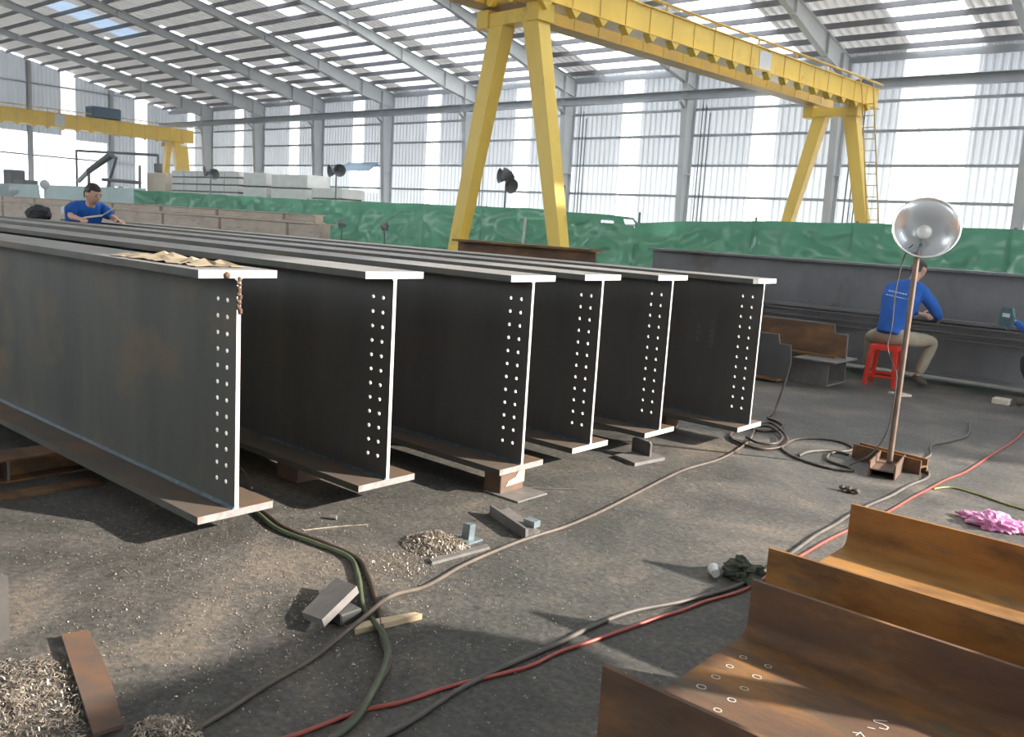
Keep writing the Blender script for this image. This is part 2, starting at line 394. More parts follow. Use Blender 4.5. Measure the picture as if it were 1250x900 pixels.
while y > RIDGE+.3:                                        # purlins on both slopes
    for yy in (y, 2*RIDGE-y):
        if yy < 2: continue
        q = MB(); z = zroof(yy)
        q.prism([(-.035, -.09), (.035, -.09), (.035, -.075), (-.02, -.075), (-.02, .075), (.035, .075), (.035, .09), (-.035, .09)],
                (XG, yy, z+.01), (XE-XG, 0, 0), (0, 1, 0), (0, 0, 1))
        struct(q, 'trim_%d' % tn, 'purlin', 'dark steel roof purlin', 'purlin'); tn += 1
    y -= 1.0
for z, h in ((8.0, .12), (6.55, .05), (5.55, .05), (4.38, .05), (3.17, .05), (1.9, .05)):   # wall rails
    q = MB(); q.box((XG, YW-.14, z-h), (XE, YW-.06, z+h)); struct(q, 'trim_%d' % tn, 'girt', 'horizontal wall rail', 'rail'); tn += 1
for z in (8.6, 6.9, 4.2):
    q = MB(); q.box((XG+.06, 17 if z > 8 else 17, z-.05), (XG+.14, min(29, YW-(z-8.1)/.2 if z > 8.1 else YW), z+.05)); struct(q, 'trim_%d' % tn, 'girt', 'horizontal rail of the gable wall', 'rail'); tn += 1
# the crane runway beam bracketed along the back wall columns
q = MB()
q.prism([(-.15, 0), (.15, 0), (.15, .02), (.02, .03), (.02, .30), (.15, .31), (.15, .33), (-.15, .33), (-.15, .31), (-.02, .30), (-.02, .03), (-.15, .02)],
        (XG+.3, YW-.95, 6.82), (XE-XG-.6, 0, 0), (0, 1, 0), (0, 0, 1))
struct(q, 'trim_%d' % tn, 'girt', 'long grey runway beam carried along the back wall columns', 'beam'); tn += 1

# portal frames: column + tapered rafter
ORD = {-1: 'cut by the right edge of the photo', 0: 'behind the far legs of the big crane', 1: 'seen under the middle of the big crane girder',
       2: 'just right of the crane\'s near right leg', 3: 'half hidden by the crane\'s near left leg', 4: 'beside the bright square opening in the wall',
       5: 'second left of the crane\'s near legs', 6: 'third left of the crane\'s near legs', 7: 'farthest one, beside the far yellow crane leg'}
for n in range(-2, 8):
    x = FX(n)
    fr = thing('portal_frame', (x, YW-.3, 0), 'steel frame of column and rafter, ' + ORD.get(n, 'outside the right edge of the photo'), 'steel frame', 'portal frames of the hall')
    c = MB()                                               # I column, deeper at the top
    for yy0, yy1 in ((YW-.16, YW-.18),):
        c.box((x-.13, yy0-.02, 0), (x+.13, yy0, 7.9))
    c.add([(x-.13, YW-.52, 0), (x+.13, YW-.52, 0), (x+.13, YW-.95, 7.35), (x-.13, YW-.95, 7.35), (x-.13, YW-.50, 0), (x+.13, YW-.50, 0), (x+.13, YW-.93, 7.35), (x-.13, YW-.93, 7.35)],
          [(0, 1, 2, 3), (7, 6, 5, 4), (0, 3, 7, 4), (1, 5, 6, 2), (0, 4, 5, 1), (3, 2, 6, 7)])
    c.prism([(YW-.51, 0), (YW-.17, 0), (YW-.17, 7.9), (YW-.94, 7.35)], (x-.008, 0, 0), (.016, 0, 0), (0, 1, 0), (0, 0, 1))
    c.box((x-.22, YW-.62, 0), (x+.22, YW-.1, .03))
    for zz in (.9, 4.0): c.box((x-.135, YW-.5-.43*zz/7.35-.03, zz), (x+.135, YW-.18, zz+.02))
    c.build('column', 'galv', fr)
    b = MB()                                               # bracket for the runway beam
    b.prism([(YW-.9, 6.5), (YW-1.2, 6.72), (YW-1.2, 6.80), (YW-.85, 6.80)], (x-.08, 0, 0), (.16, 0, 0), (0, 1, 0), (0, 0, 1)); b.build('bracket', 'galv', fr)
    r = MB()
    def bot(yy): d = YW-yy; return zroof(yy)-.1 - (.72 if d < 2.3 else max(.30, .72-(d-2.3)*.075))
    for lo, hi, sgn in ((2*RIDGE-YW, RIDGE, -1), (RIDGE, YW, 1)):
        ys = [YW-.2, YW-2.3, YW-5, YW-8, YW-12, YW-16, RIDGE] if sgn > 0 else [2*RIDGE-q_ for q_ in (YW-.2, YW-2.3, YW-5, YW-8, YW-12, YW-16, RIDGE)]
        top = [(q_, zroof(q_)-.09) for q_ in ys]
        bt = [(q_, bot(q_ if sgn > 0 else 2*RIDGE-q_)) for q_ in ys]
        r.prism(top+bt[::-1], (x-.006, 0, 0), (.012, 0, 0), (0, 1, 0), (0, 0, 1))
        r.prism([(p[0], p[1]) for p in top]+[(p[0], p[1]-.015) for p in top[::-1]], (x-.11, 0, 0), (.22, 0, 0), (0, 1, 0), (0, 0, 1))
        r.prism([(p[0], p[1]) for p in bt]+[(p[0], p[1]-.015) for p in bt[::-1]], (x-.11, 0, 0), (.22, 0, 0), (0, 1, 0), (0, 0, 1))
        for yy in ys[1:-1]: r.box((x-.11, yy-.02, bot(yy if sgn > 0 else 2*RIDGE-yy)-.03), (x+.11, yy+.02, zroof(yy)-.09))
    r.box((x-.13, YW-.98, 7.0), (x+.13, YW-.93, 8.1))
    r.build('rafter', 'galv', fr)
    if n in (1, 2, 0, 3):                                  # thin conduits beside the column
        for j in range(3):
            g = MB(); g.tube([(x+.42+.17*j, YW-.16, 0), (x+.42+.17*j, YW-.16, 7.0-.3*j)], .022, 6); g.build('conduit', 'purlin', fr)
# gable posts
for yy in (22.3, 27.4):
    q = MB(); z = zroof(yy)-.1
    q.box((XG+.1, yy-.12, 0), (XG+.12, yy+.12, z)); q.box((XG+.38, yy-.12, 0), (XG+.40, yy+.12, z)); q.box((XG+.12, yy-.008, 0), (XG+.38, yy+.008, z))
    tag(q.build('gable_post', 'girt'), 'tall dark steel post of the gable wall, ' + ('nearer the left edge of the photo' if yy < 25 else 'beside the hoist box of the far crane'), 'post')

# haze volume added in place of the washed-out lens glare
hz = MB(); hz.prism([(6.5, .02), (YW-.4, .02), (YW-.4, 7.9), (RIDGE, zroof(RIDGE)-.3), (6.5, zroof(6.5)-.3)], (XG+.5, 0, 0), (63.0, 0, 0), (0, 1, 0), (0, 0, 1)); ho = tag(hz.build('haze', 'haze', origin=(0, 0, 0)), 'thin haze added over the far hall in place of lens glare', 'haze', kind='stuff')

# ------------------------------------------------------------------ the six big plate girders
ZB, ZT, TF, FW = .13, 1.245, .034, .382
ends = [(2.095, -3.400), (2.938, -3.338), (3.742, -3.100), (4.476, -3.150), (5.235, -3.105), (5.988, -2.793)]
LEN = 9.55
def girder(i, yc, xe):
    names = ['nearest girder of the row, tan paper and weld blobs on its top end',
             'second plate girder from the left of the row, bright white cut end',
             'third girder from the left, its end on a rusty block',
             'fourth plate girder from the left, right before the small dark tee offcut',
             'fifth girder from the left, just before the chalk-written one',
             'last girder right of the row, faint chalk writing on its web']
    t = thing('plate_girder', (xe-LEN/2, yc, ZB), 'dark steel ' + names[i], 'steel girder', 'plate girders laid side by side')
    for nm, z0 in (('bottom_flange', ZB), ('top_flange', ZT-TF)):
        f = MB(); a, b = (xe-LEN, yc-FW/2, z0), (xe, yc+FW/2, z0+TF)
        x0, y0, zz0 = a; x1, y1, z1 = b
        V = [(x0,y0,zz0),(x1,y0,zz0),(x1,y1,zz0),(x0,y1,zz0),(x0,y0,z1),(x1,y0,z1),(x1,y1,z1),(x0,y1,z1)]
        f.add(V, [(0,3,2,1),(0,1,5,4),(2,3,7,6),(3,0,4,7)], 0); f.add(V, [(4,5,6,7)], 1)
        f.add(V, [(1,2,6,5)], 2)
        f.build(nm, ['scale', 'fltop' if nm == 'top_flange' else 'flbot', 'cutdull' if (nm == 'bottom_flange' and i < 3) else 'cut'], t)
    # web with two columns of twelve drilled holes
    wb_ = MB(); tk = .020 if i < 2 else .018; ya, yb = yc-tk/2, yc+tk/2
    z0, z1 = ZB+TF, ZT-TF; hz = [.277+.0755*k for k in range(12)]; hx = [xe-.153, xe-.075]
    cw = .0755
    xs = [xe-LEN, hx[0]-cw/2, (hx[0]+hx[1])/2, hx[1]+.0375, xe]
    zs = [z0]+[hz[0]-cw/2+cw*k for k in range(13)]+[z1]
    rr = .0108
    for side, yy in ((0, ya), (1, yb)):
        fl_ = (lambda f: f) if side == 0 else (lambda f: f[::-1])
        for a in range(4):
            if a in (1, 2):
                for k in range(14):
                    X0, X1, Z0, Z1 = xs[a], xs[a+1], zs[k], zs[k+1]
                    if 1 <= k <= 12:
                        cx, cz = hx[a-1], hz[k-1]
                        sq = [(X1, cz), (X1, Z1), (cx, Z1), (X0, Z1), (X0, cz), (X0, Z0), (cx, Z0), (X1, Z0)]
                        ci = [(cx+rr*math.cos(q_*math.pi/4), cz+rr*math.sin(q_*math.pi/4)) for q_ in range(8)]
                        V = [(p[0], yy, p[1]) for p in sq+ci]
                        wb_.add(V, [fl_((j, (j+1) % 8, 8+(j+1) % 8, 8+j)) for j in range(8)], 0)
                    else: wb_.add([(X0, yy, Z0), (X1, yy, Z0), (X1, yy, Z1), (X0, yy, Z1)], [fl_((0, 1, 2, 3))], 0)
            else: wb_.add([(xs[a], yy, z0), (xs[a+1], yy, z0), (xs[a+1], yy, z1), (xs[a], yy, z1)], [fl_((0, 1, 2, 3))], 0)
    wb_.add([(xe, ya, z0), (xe, yb, z0), (xe, yb, z1), (xe, ya, z1)], [(0, 1, 2, 3)], 1)
    wb_.add([(xe-LEN, ya, z0), (xe-LEN, yb, z0), (xe-LEN, yb, z1), (xe-LEN, ya, z1)], [(3, 2, 1, 0)], 0)
    for cx in hx:
        for cz in hz:
            V = []
            for yy in (ya-.0006, yb+.0006): V += [(cx+rr*math.cos(q_*math.pi/4), yy, cz+rr*math.sin(q_*math.pi/4)) for q_ in range(8)]
            wb_.add(V, [(j, 8+j, 8+(j+1) % 8, (j+1) % 8) for j in range(8)], 2)
    wb_.build('web', ['scale' if i == 0 else 'scaledark', 'cut', 'bright'], t)
    wd = MB()                                               # fillet welds web to flange
    for zz, sg in ((z0, 1), (z1, -1)):
        for yy, sy in ((ya, -1), (yb, 1)):
            wd.prism([(yy, zz), (yy+sy*.013, zz), (yy, zz+sg*.013)], (xe-LEN, 0, 0), (LEN-.002, 0, 0), (0, 1, 0), (0, 0, 1))
    wd.build('weld_seam', 'weld', t)
    if i == 0:
        mess = MB(); rnd = random.Random(3)
        for j_ in range(16):
            bm = bmesh.new(); bmesh.ops.create_icosphere(bm, subdivisions=1, radius=rnd.uniform(.0075, .0125))
            mess.bm(bm, 0, True, Matrix.Translation((xe+.002, yc+rnd.uniform(-.008, .008), ZT-TF-.010*j_)))
        mess.build('weld_spatter', 'rustdark', t, label='lumpy dark weld blobs down the web edge'); mess = MB()
        for dy in (-.06,):
            bm = bmesh.new(); bmesh.ops.create_icosphere(bm, subdivisions=1, radius=.018)
            mess.bm(bm, 0, True, Matrix.Translation((xe, yc+dy, ZT-.022)))
        mess.build('weld_spatter', 'rustdark', t, label='single weld blob on the flange end')
    if i == 5:
        ch = MB(); y_ = yc-tk/2-.0012
        def stroke(p, wd_=.006):
            for (a, b), (c, d) in zip(p, p[1:]):
                v = Vector((c-a, 0, d-b)); nn = Vector((-v.z, 0, v.x)).normalized()*wd_/2
                A, B = Vector((a, y_, b)), Vector((c, y_, d)); ch.add([A-nn, B-nn, B+nn, A+nn], [(0, 1, 2, 3)])
        zc = .84                                            # two upright lines of chalk writing
        for j in range(3):
            zz = .86-.05*j; stroke([(-3.30, zz), (-3.27, zz-.01), (-3.30, zz-.02), (-3.27, zz-.035)])
        ch.build('chalk_writing', 'chalkf', t, label='faint chalk letters on the dark web'); ch = MB()
        for j in range(5):
            zz = .90-.042*j; stroke([(-3.19, zz), (-3.15, zz), (-3.17, zz-.015), (-3.15, zz-.03), (-3.19, zz-.03)])
        ch.build('chalk_writing', 'chalkf', t, label='faint chalk letters on the dark web')
for i, (yc, xe) in enumerate(ends): girder(i, yc, xe)

# crumpled tan paper on the nearest girder
pp = MB(); nx, ny = 17, 6; prn = random.Random(5)
for i in range(nx+1):
    for j in range(ny+1):
        u_, v_ = i/nx, j/ny; x = -4.35+.80*u_; yy = 1.955+.25*v_+.05*(u_-.3)*(u_ > .3)
        e = .25+.75*math.sin(math.pi*v_)
        z = ZT+.004+e*(prn.uniform(0, .034) if (i+j) % 2 else prn.uniform(0, .012))*(1.2 if .35 < u_ < .9 else .5)
        pp.v.append(Vector((x+prn.uniform(-.022, .022), yy+prn.uniform(-.02, .02), z)))
for i in range(nx):
    for j in range(ny):
        a = i*(ny+1)+j
        if prn.random() < .10 and (j in (0, ny-1) or i in (0, nx-1)): continue
        for tri in ((a, a+ny+1, a+ny+2), (a, a+ny+2, a+1)): pp.f.append(list(tri)); pp.m.append(0); pp.sm.append(False)
o = pp.build('wrapping_paper', 'paper'); tag(o, 'crumpled tan wrapping paper lying on the nearest girder', 'paper')
md = o.modifiers.new('thick', 'SOLIDIFY'); md.thickness = .002

# supports under the girders
def hbeam(mb, p0, p1, H, B, tw=.012, tf=.016, fil=.02, mi=0, flat=False, seg=5):
    # H section from p0 to p1 (bottom centre); flat=True lays it with the web level
    p0, p1 = Vector(p0), Vector(p1); ax = p1-p0; d = ax.normalized(); side = Vector((0, 0, 1)).cross(d).normalized()
    u, v = (side, Vector((0, 0, 1)))
    arc = lambda cx, cy, a0: [(cx+fil*math.cos(a0+math.pi/2*k/seg), cy+fil*math.sin(a0+math.pi/2*k/seg)) for k in range(seg+1)]
    h2, b2, w2 = H/2, B/2, tw/2
    pr = [(-b2, -h2), (b2, -h2), (b2, -h2+tf)] + arc(w2+fil, -h2+tf+fil, -math.pi/2)[::1][::-1][::-1]
    # right side: from lower flange inner corner curve up to the web
    right = [(w2+fil-fil*math.sin(math.pi/2*k/seg), -h2+tf+fil-fil*math.cos(math.pi/2*k/seg)) for k in range(seg+1)]
    pr = [(-b2, -h2), (b2, -h2), (b2, -h2+tf)] + right + [(a, -b) for a, b in right[::-1]] + [(b2, h2-tf), (b2, h2), (-b2, h2), (-b2, h2-tf)] \
        + [(-a, -b) for a, b in right] + [(-a, b) for a, b in right[::-1]] + [(-b2, -h2+tf)]
    if flat: mb.prism([(b, a) for a, b in pr][::-1], p0+Vector((0, 0, b2)), ax, u, v, mi)
    else: mb.prism(pr, p0+Vector((0, 0, h2)), ax, u, v, mi)
q = thing('support_beam', (-5.0, 1.8, 0), 'short rusty I section lying under the nearest girder at the left edge', 'steel support')
m_ = MB(); hbeam(m_, (-5.0, 1.1, 0), (-5.0, 2.38, 0), .13, .20, .010, .012, .01); m_.build('beam', 'rustdark', q)
m_ = MB(); m_.box((-4.91, 1.66, .012), (-4.995, 1.672, .118)); m_.build('stiffener', 'grey', q, label='pale stiffener plate')
m_ = MB()
m_.box((-4.72, 1.52, 0), (-4.60, 2.02, .012)); m_.build('packing_plate', 'rustdark', q)
for k, (xx, yy, lb) in enumerate(((-8.6, 4.1, 'long rusty cross bearer under the middle of the girder row'), (-11.9, 4.1, 'long rusty cross bearer under the far ends of the girder row'))):
    q = MB(); hbeam(q, (xx, 1.4, 0), (xx, 6.6, 0), ZB, .15, .01, .012, .01); tag(q.build('cross_bearer', 'rustdark'), lb, 'steel support')
q = thing('packing_block', (-3.18, 3.72, 0), 'rusty channel block with pale wood standing under the third girder end', 'steel block')
m_ = MB(); m_.bbox((-3.26, 3.60, 0), (-3.13, 3.80, .118), .004); m_.build('block', 'rust_block', q)
m_ = MB(); m_.add([(-3.125, 3.64, .045), (-3.125, 3.80, .05), (-3.125, 3.80, .13), (-3.125, 3.76, .13), (-3.125, 3.72, .085), (-3.125, 3.66, .07),
                   (-3.13, 3.64, .045), (-3.13, 3.80, .05), (-3.13, 3.80, .13), (-3.13, 3.76, .13), (-3.13, 3.72, .085), (-3.13, 3.66, .07)],
                  [(0, 1, 2, 3, 4, 5), (11, 10, 9, 8, 7, 6)]+[(i, i+6, (i+1) % 6+6, (i+1) % 6) for i in range(6)]); m_.build('wood_chip', 'wood', q, label='torn pale wood face')
m_ = MB(); m_.bbox((-3.23, 3.57, 0), (-2.97, 3.83, .010), .002); tag(m_.build('base_plate', 'grey'), 'thin grey square plate on the floor before the packing block', 'steel plate')
for k, (yc, xe) in enumerate(ends):
    if k == 2: continue
    lbs = ['rusty packing block under the near end of the first girder', 'rusty packing block deep under the second girder', '', 'rusty packing block deep under the fourth girder', 'rusty packing block deep under the fifth girder', 'rusty packing block deep under the last girder on the right']
    if k == 0: continue
    m_ = MB(); x0 = xe-.75; m_.bbox((x0-.1, yc-.1, 0), (x0+.1, yc+.1, ZB), .004); tag(m_.build('packing_block', 'rust_block'), lbs[k], 'steel block', 'packing blocks under the girders')

# ------------------------------------------------------------------ rusty rolled H beams at lower right
def rusty(y0, y1, xe, h, lb, marks):
    t = thing('rusty_beam', (xe+2.5, (y0+y1)/2, 0), lb, 'steel beam'); yc = (y0+y1)/2; L_ = 5.2
    m_ = MB(); hbeam(m_, (xe, yc, 0), (xe+L_, yc, 0), y1-y0, h, .018, .015, .045, flat=True, seg=6)
    m_.build('body', ['rust' if not marks else 'rustdark'], t)
    if marks:
        ch = MB(); z = h/2+.0105
        def circ(cx, cy, r):
            V = [];  n = 16
            for k in range(n+1): 
                a = k/n*2*math.pi*.97+.5
                for q_ in (r, r-.0028): V.append((cx+q_*1.15*math.cos(a), cy+q_*math.sin(a), z))
            ch.add(V, [(2*k, 2*k+2, 2*k+3, 2*k+1) for k in range(n)])
        rk = random.Random(8)
        for cx, cy in ((-1.09, 2.205), (-1.088, 2.29), (-1.09, 2.383), (-1.094, 2.47), (-.995, 2.205), (-.998, 2.292), (-1.002, 2.386), (-1.007, 2.475), (-.993, 2.125)): circ(cx+rk.uniform(-.003, .003), cy, rk.uniform(.010, .0135))
        def st(p):
            for (a, b), (c, d) in zip(p, p[1:]):
                v = Vector((c-a, d-b, 0)); nn = Vector((-v.y, v.x, 0)).normalized()*.0018
                A, B = Vector((a, b, z)), Vector((c, d, z)); ch.add([A-nn, B-nn, B+nn, A+nn], [(0, 1, 2, 3)])
        st([(-.635, 2.43), (-.665, 2.408), (-.66, 2.40), (-.638, 2.405), (-.622, 2.40), (-.622, 2.385), (-.64, 2.378)])
        st([(-.664, 2.356), (-.646, 2.364)]); st([(-.684, 2.30), (-.665, 2.312), (-.652, 2.30)]); st([(-.668, 2.318), (-.672, 2.292)])
        ch.build('chalk_marks', 'chalk', t, label='white chalk rings and a written mark')
rusty(1.785, 2.655, -1.165, .395, 'rusty wide flange beam lying flat at the lower right, white chalk rings on its web', True)
rusty(2.975, 3.815, -1.262, .395, 'orange rusted wide flange beam lying flat behind the chalk-marked one', False)

q = MB(); hbeam(q, (.32, 1.6, 1.0), (.32, 3.55, 1.0), .36, .24, .014, .018, .03)  # added out-of-view beam, shaped to darken the foreground floor
tag(q.build('cross_beam', 'rustdark'), 'unseen rusty beam added outside the right edge to shade the foreground floor', 'steel beam')
for yy in (1.80, 3.00):  # added blocks that only hold up the shading beam
    q = MB(); q.bbox((.26, yy-.05, .397), (.38, yy+.05, 1.0), .01); tag(q.build('shade_prop', 'rust_block'), 'unseen block added to carry the shading beam, ' + ('nearer' if yy < 2 else 'farther'), 'steel block')

# ------------------------------------------------------------------ offcuts on the floor
def plate(name, pts, t, mats, lb, cat='steel offcut', z=0.0, tilt=None):
    m_ = MB(); m_.prism([(p[0], p[1]) for p in pts], (0, 0, z), (0, 0, t), (1, 0, 0), (0, 1, 0)); o = m_.build(name, mats); tag(o, lb, cat); return o
t = thing('tee_offcut', (-3.1, 5.1, 0), 'small dark tee shaped steel offcut standing before the fourth and fifth girders', 'steel offcut')
m_ = MB(); m_.prism([(-3.00, 4.78), (-2.96, 5.09), (-3.17, 5.16), (-3.21, 4.85)], (0, 0, 0), (0, 0, .022), (1, 0, 0), (0, 1, 0)); m_.build('base', 'grey', t)
m_ = MB(); m_.prism([(0, 0), (.17, 0), (.17, .085), (.155, .10), (.012, .10), (0, .088)], (-3.20, 5.04, .022), (.004, .016, 0), (.98, -.17, 0), (0, 0, 1)); m_.build('upright', 'scaledark', t)
t = thing('angle_offcut', (-2.76, 3.26, 0), 'grey angle offcut lying beside the brown cable before the third girder', 'steel offcut')
m_ = MB(); m_.prism([(-2.94, 3.31), (-2.56, 3.17), (-2.59, 3.30), (-2.93, 3.45)], (0, 0, 0), (0, 0, .012), (1, 0, 0), (0, 1, 0)); m_.build('leg_plate', 'grey', t)
m_ = MB(); m_.prism([(0, 0), (.385, 0), (.385, .055), (0, .055)], (-2.935, 3.30, 0), (.005, .014, 0), (.938, -.345, 0), (0, 0, 1)); m_.build('upstand', 'grey', t)
m_ = MB(); m_.box((-2.70, 3.30, .012), (-2.63, 3.35, .045)); m_.build('lug', 'greylite', t)
t = thing('plate_stub', (-2.76, 2.93, 0), 'small pale plate standing upright behind the pile of shavings', 'steel offcut')
m_ = MB(); m_.prism([(0, 0), (.045, 0), (.052, .085), (.01, .085)], (-2.78, 2.93, 0), (.008, .03, 0), (1, .1, 0), (0, 0, 1)); m_.build('upright', 'greylite', t)
m_ = MB(); m_.box((-2.82, 2.90, 0), (-2.70, 3.0, .008)); m_.build('base', 'greylite', t)
plate('flat_bar', [(-2.635, 2.60), (-2.60, 2.94), (-2.635, 2.955), (-2.672, 2.62)], .014, 'grey', 'narrow brown flat bar lying before the pile of shavings')
t = thing('channel_offcut', (-2.55, 2.0, 0), 'thick grey plate offcut tilted on a block left of the crossing cables', 'steel offcut')
m_ = MB()
A = [(-2.56, 1.86, .02), (-2.41, 1.84, .05), (-2.50, 2.07, .085), (-2.67, 2.10, .055)]
V = [Vector(a) for a in A]; nn = (V[1]-V[0]).cross(V[3]-V[0]).normalized()*.03
m_.add([v-nn*.6 for v in V]+[v+nn*.4 for v in V], [(3, 2, 1, 0), (4, 5, 6, 7), (0, 1, 5, 4), (1, 2, 6, 5), (2, 3, 7, 6), (3, 0, 4, 7)])
m_.build('plate', 'grey', t)
m_ = MB(); m_.bbox((-2.50, 1.93, 0), (-2.42, 2.03, .045), .005); m_.build('foot', 'scaledark', t)
plate('wood_offcut', [(-2.335, 1.93), (-2.30, 2.06), (-2.27, 2.20), (-2.30, 2.19), (-2.345, 2.07), (-2.375, 1.955)], .022, 'wood', 'pale splintered wood strip under the crossing cables', 'wood')
plate('rusty_flat_bar', [(-2.965, 1.155), (-2.935, 1.235), (-2.60, 1.155), (-2.30, 1.06), (-2.31, .98)], .012, 'rust_block', 'brown rusty flat bar lying at the lower left corner', 'steel offcut', .014)
m_ = MB(); m_.bbox((-2.90, 1.12, 0), (-2.84, 1.2, .014), .002); tag(m_.build('spacer', 'grey'), 'little spacer under the rusty flat bar', 'steel offcut')
# upright pale plate cut by the left edge
m_ = MB(); m_.prism([(0, 0), (.42, 0), (.42, .23), (0, .23)], (-3.085, 1.035, 0), (-.012, .0, 0), (-.62, -.78, 0), (0, 0, 1)); tag(m_.build('upright_plate', 'grey'), 'pale steel plate standing at the left edge of the photo', 'steel plate')
m_ = MB(); m_.tube([(-3.4, 2.62, .012), (-3.37, 2.64, .012)], .013, 6); tag(m_.build('bolt', 'grey'), 'single stubby bolt on the floor before the second girder', 'bolt')
m_ = MB()
for a in range(5):
    bm = bmesh.new(); bmesh.ops.create_icosphere(bm, subdivisions=1, radius=random.uniform(.02, .035))
    m_.bm(bm, 0, False, Matrix.Translation((-1.86+.022*a, 5.40+.012*(a % 2), .02)) @ Matrix.Scale(.7, 4, (0, 0, 1)))
tag(m_.build('scrap_lump', 'shoe'), 'small dark lump of scrap on the floor left of the lamp base', 'scrap')
plate('floor_scrap', [(-2.80, 9.5), (-2.72, 9.62), (-2.86, 9.7), (-2.95, 9.58)], .02, 'crate', 'pale scrap of board on the floor under the red stool', 'scrap')

# ------------------------------------------------------------------ shavings
def curls(mb, n, fx, rz=.0, size=(.006, .02), rnd=random.Random(1)):
    for _ in range(n):
        x, y, z = fx(rnd); a = rnd.uniform(0, 6.28); l = rnd.uniform(*size); wd = l*(rnd.uniform(.08, .22) if rz else rnd.uniform(.2, .6))
        d = Vector((math.cos(a), math.sin(a), rnd.uniform(-.1, .9)*(1 if rz else .5))).normalized(); s_ = Vector((-d.y, d.x, rnd.uniform(-.6, .6))).normalized()*wd
        c = Vector((x, y, z+.002)); h = d.cross(s_).normalized()*l*.25
        P = [c-d*l*.5-s_*.5, c-d*l*.5+s_*.5, c+h+s_*.5, c+h-s_*.5, c+d*l*.5-s_*.5, c+d*l*.5+s_*.5]
        mb.add(P, [(0, 1, 2, 3), (3, 2, 5, 4)])
def pile(cx, cy, rx, ry, hh, n, lb, seed, size=(.010, .035)):
    m_ = MB(); rnd = random.Random(seed)
    def fx(r):
        a = r.uniform(0, 6.28); q_ = r.random()**.7; x = cx+rx*q_*math.cos(a); y = cy+ry*q_*math.sin(a)
        return x, y, max(0, hh*(1-q_)*r.random()**.5)
    curls(m_, n, fx, 1, size, rnd); tag(m_.build('shavings_pile', 'shav', origin=(cx, cy, 0)), lb, 'metal shavings', 'piles of shavings')
pile(-2.80, 2.78, .17, .15, .075, 2300, 'shiny heap of drill shavings beside the small upright plate', 2, (.006, .026))
pile(-2.74, 2.50, .19, .13, .010, 800, 'thin spread of shavings between the heap and the olive hose', 12, (.005, .016))
pile(-2.64, .90, .32, .24, .035, 2600, 'wide pile of curly shavings at the lower left corner of the photo', 5, (.006, .026))
pile(-2.20, 1.14, .12, .09, .05, 900, 'little pile of shavings at the bottom edge right of the rusty bar', 6, (.006, .024))
m_ = MB(); rr_ = random.Random(9)
def fx(r):
    k = r.random()
    if k < .68: return r.gauss(-3.0, .6), r.gauss(1.9, .5), 0
    if k < .8: return r.gauss(-3.0, .5), r.gauss(3.6, .9), 0
    return r.uniform(-4.5, -1.3), r.uniform(.9, 7.5), 0
curls(m_, 6500, fx, 0, (.003, .011), rr_)
tag(m_.build('loose_shavings', 'shav', origin=(-2.8, 2.5, 0)), 'loose bright shavings scattered over the floor before the girders', 'metal shavings', kind='stuff')

# ------------------------------------------------------------------ cables and hoses
def cable(name, pts, r, m, lb, lift=None):
    P = spline([(p[0], p[1], (p[2] if len(p) > 2 else r)) for p in pts], 7)
    m_ = MB(); m_.tube(P, r, 8); o = m_.build(name, m); tag(o, lb, 'cable' if name == 'cable' else 'hose'); return o
cable('hose', [(-6.2, 2.52), (-5.0, 2.50), (-4.1, 2.50), (-3.71, 2.42), (-3.41, 2.36), (-3.15, 2.38), (-2.89, 2.38), (-2.7, 2.29), (-2.45, 2.13), (-2.23, 1.97), (-2.08, 1.87), (-1.98, 1.72), (-1.91, 1.60), (-1.86, 1.45), (-1.80, 1.2)], .0115, 'cabled', 'dark brown hose coming from under the first girder, twisted with the olive one')
cable('hose', [(-6.2, 2.48), (-5.0, 2.455), (-4.1, 2.46), (-3.70, 2.385), (-3.41, 2.325), (-3.15, 2.35), (-2.92, 2.36), (-2.73, 2.26), (-2.49, 2.09), (-2.34, 2.02, .02), (-2.2, 1.955, .03), (-2.07, 1.85, .035), (-1.93, 1.66, .03), (-1.87, 1.53), (-1.84, 1.3)], .0115, 'cableg', 'olive green hose coming from under the first girder')
cable('cable', [(-2.12, 1.05), (-2.16, 1.2), (-2.19, 1.33), (-2.24, 1.51), (-2.28, 1.7), (-2.36, 1.96, .03), (-2.42, 2.17, .05), (-2.47, 2.41), (-2.53, 2.70), (-2.56, 3.04), (-2.56, 3.25), (-2.55, 3.45), (-2.57, 3.75), (-2.62, 4.13), (-2.70, 4.68), (-2.73, 5.0), (-2.72, 5.45), (-2.82, 6.02), (-2.95, 6.4), (-3.03, 6.59)], .0095, 'cable', 'long brown cable snaking diagonally across the floor to the coils')
cable('cable', [(-3.23, 7.6, .35), (-3.22, 7.40, .05), (-3.15, 7.1, .012), (-3.03, 7.01, .012), (-2.91, 6.87, .012), (-2.88, 6.64, .012), (-2.98, 6.52, .012), (-3.08, 6.70, .012), (-3.0, 6.85, .02), (-2.72, 6.50, .02), (-2.60, 6.2, .012), (-2.66, 5.95, .012), (-2.86, 5.98, .012), (-3.02, 6.15, .012), (-3.08, 6.45, .012), (-2.95, 6.66, .03), (-2.72, 6.42, .03), (-2.66, 6.18, .02), (-2.76, 6.08, .02), (-2.88, 6.14, .03)], .010, 'cabled', 'dark cable heaped in coils before the end of the last girder')
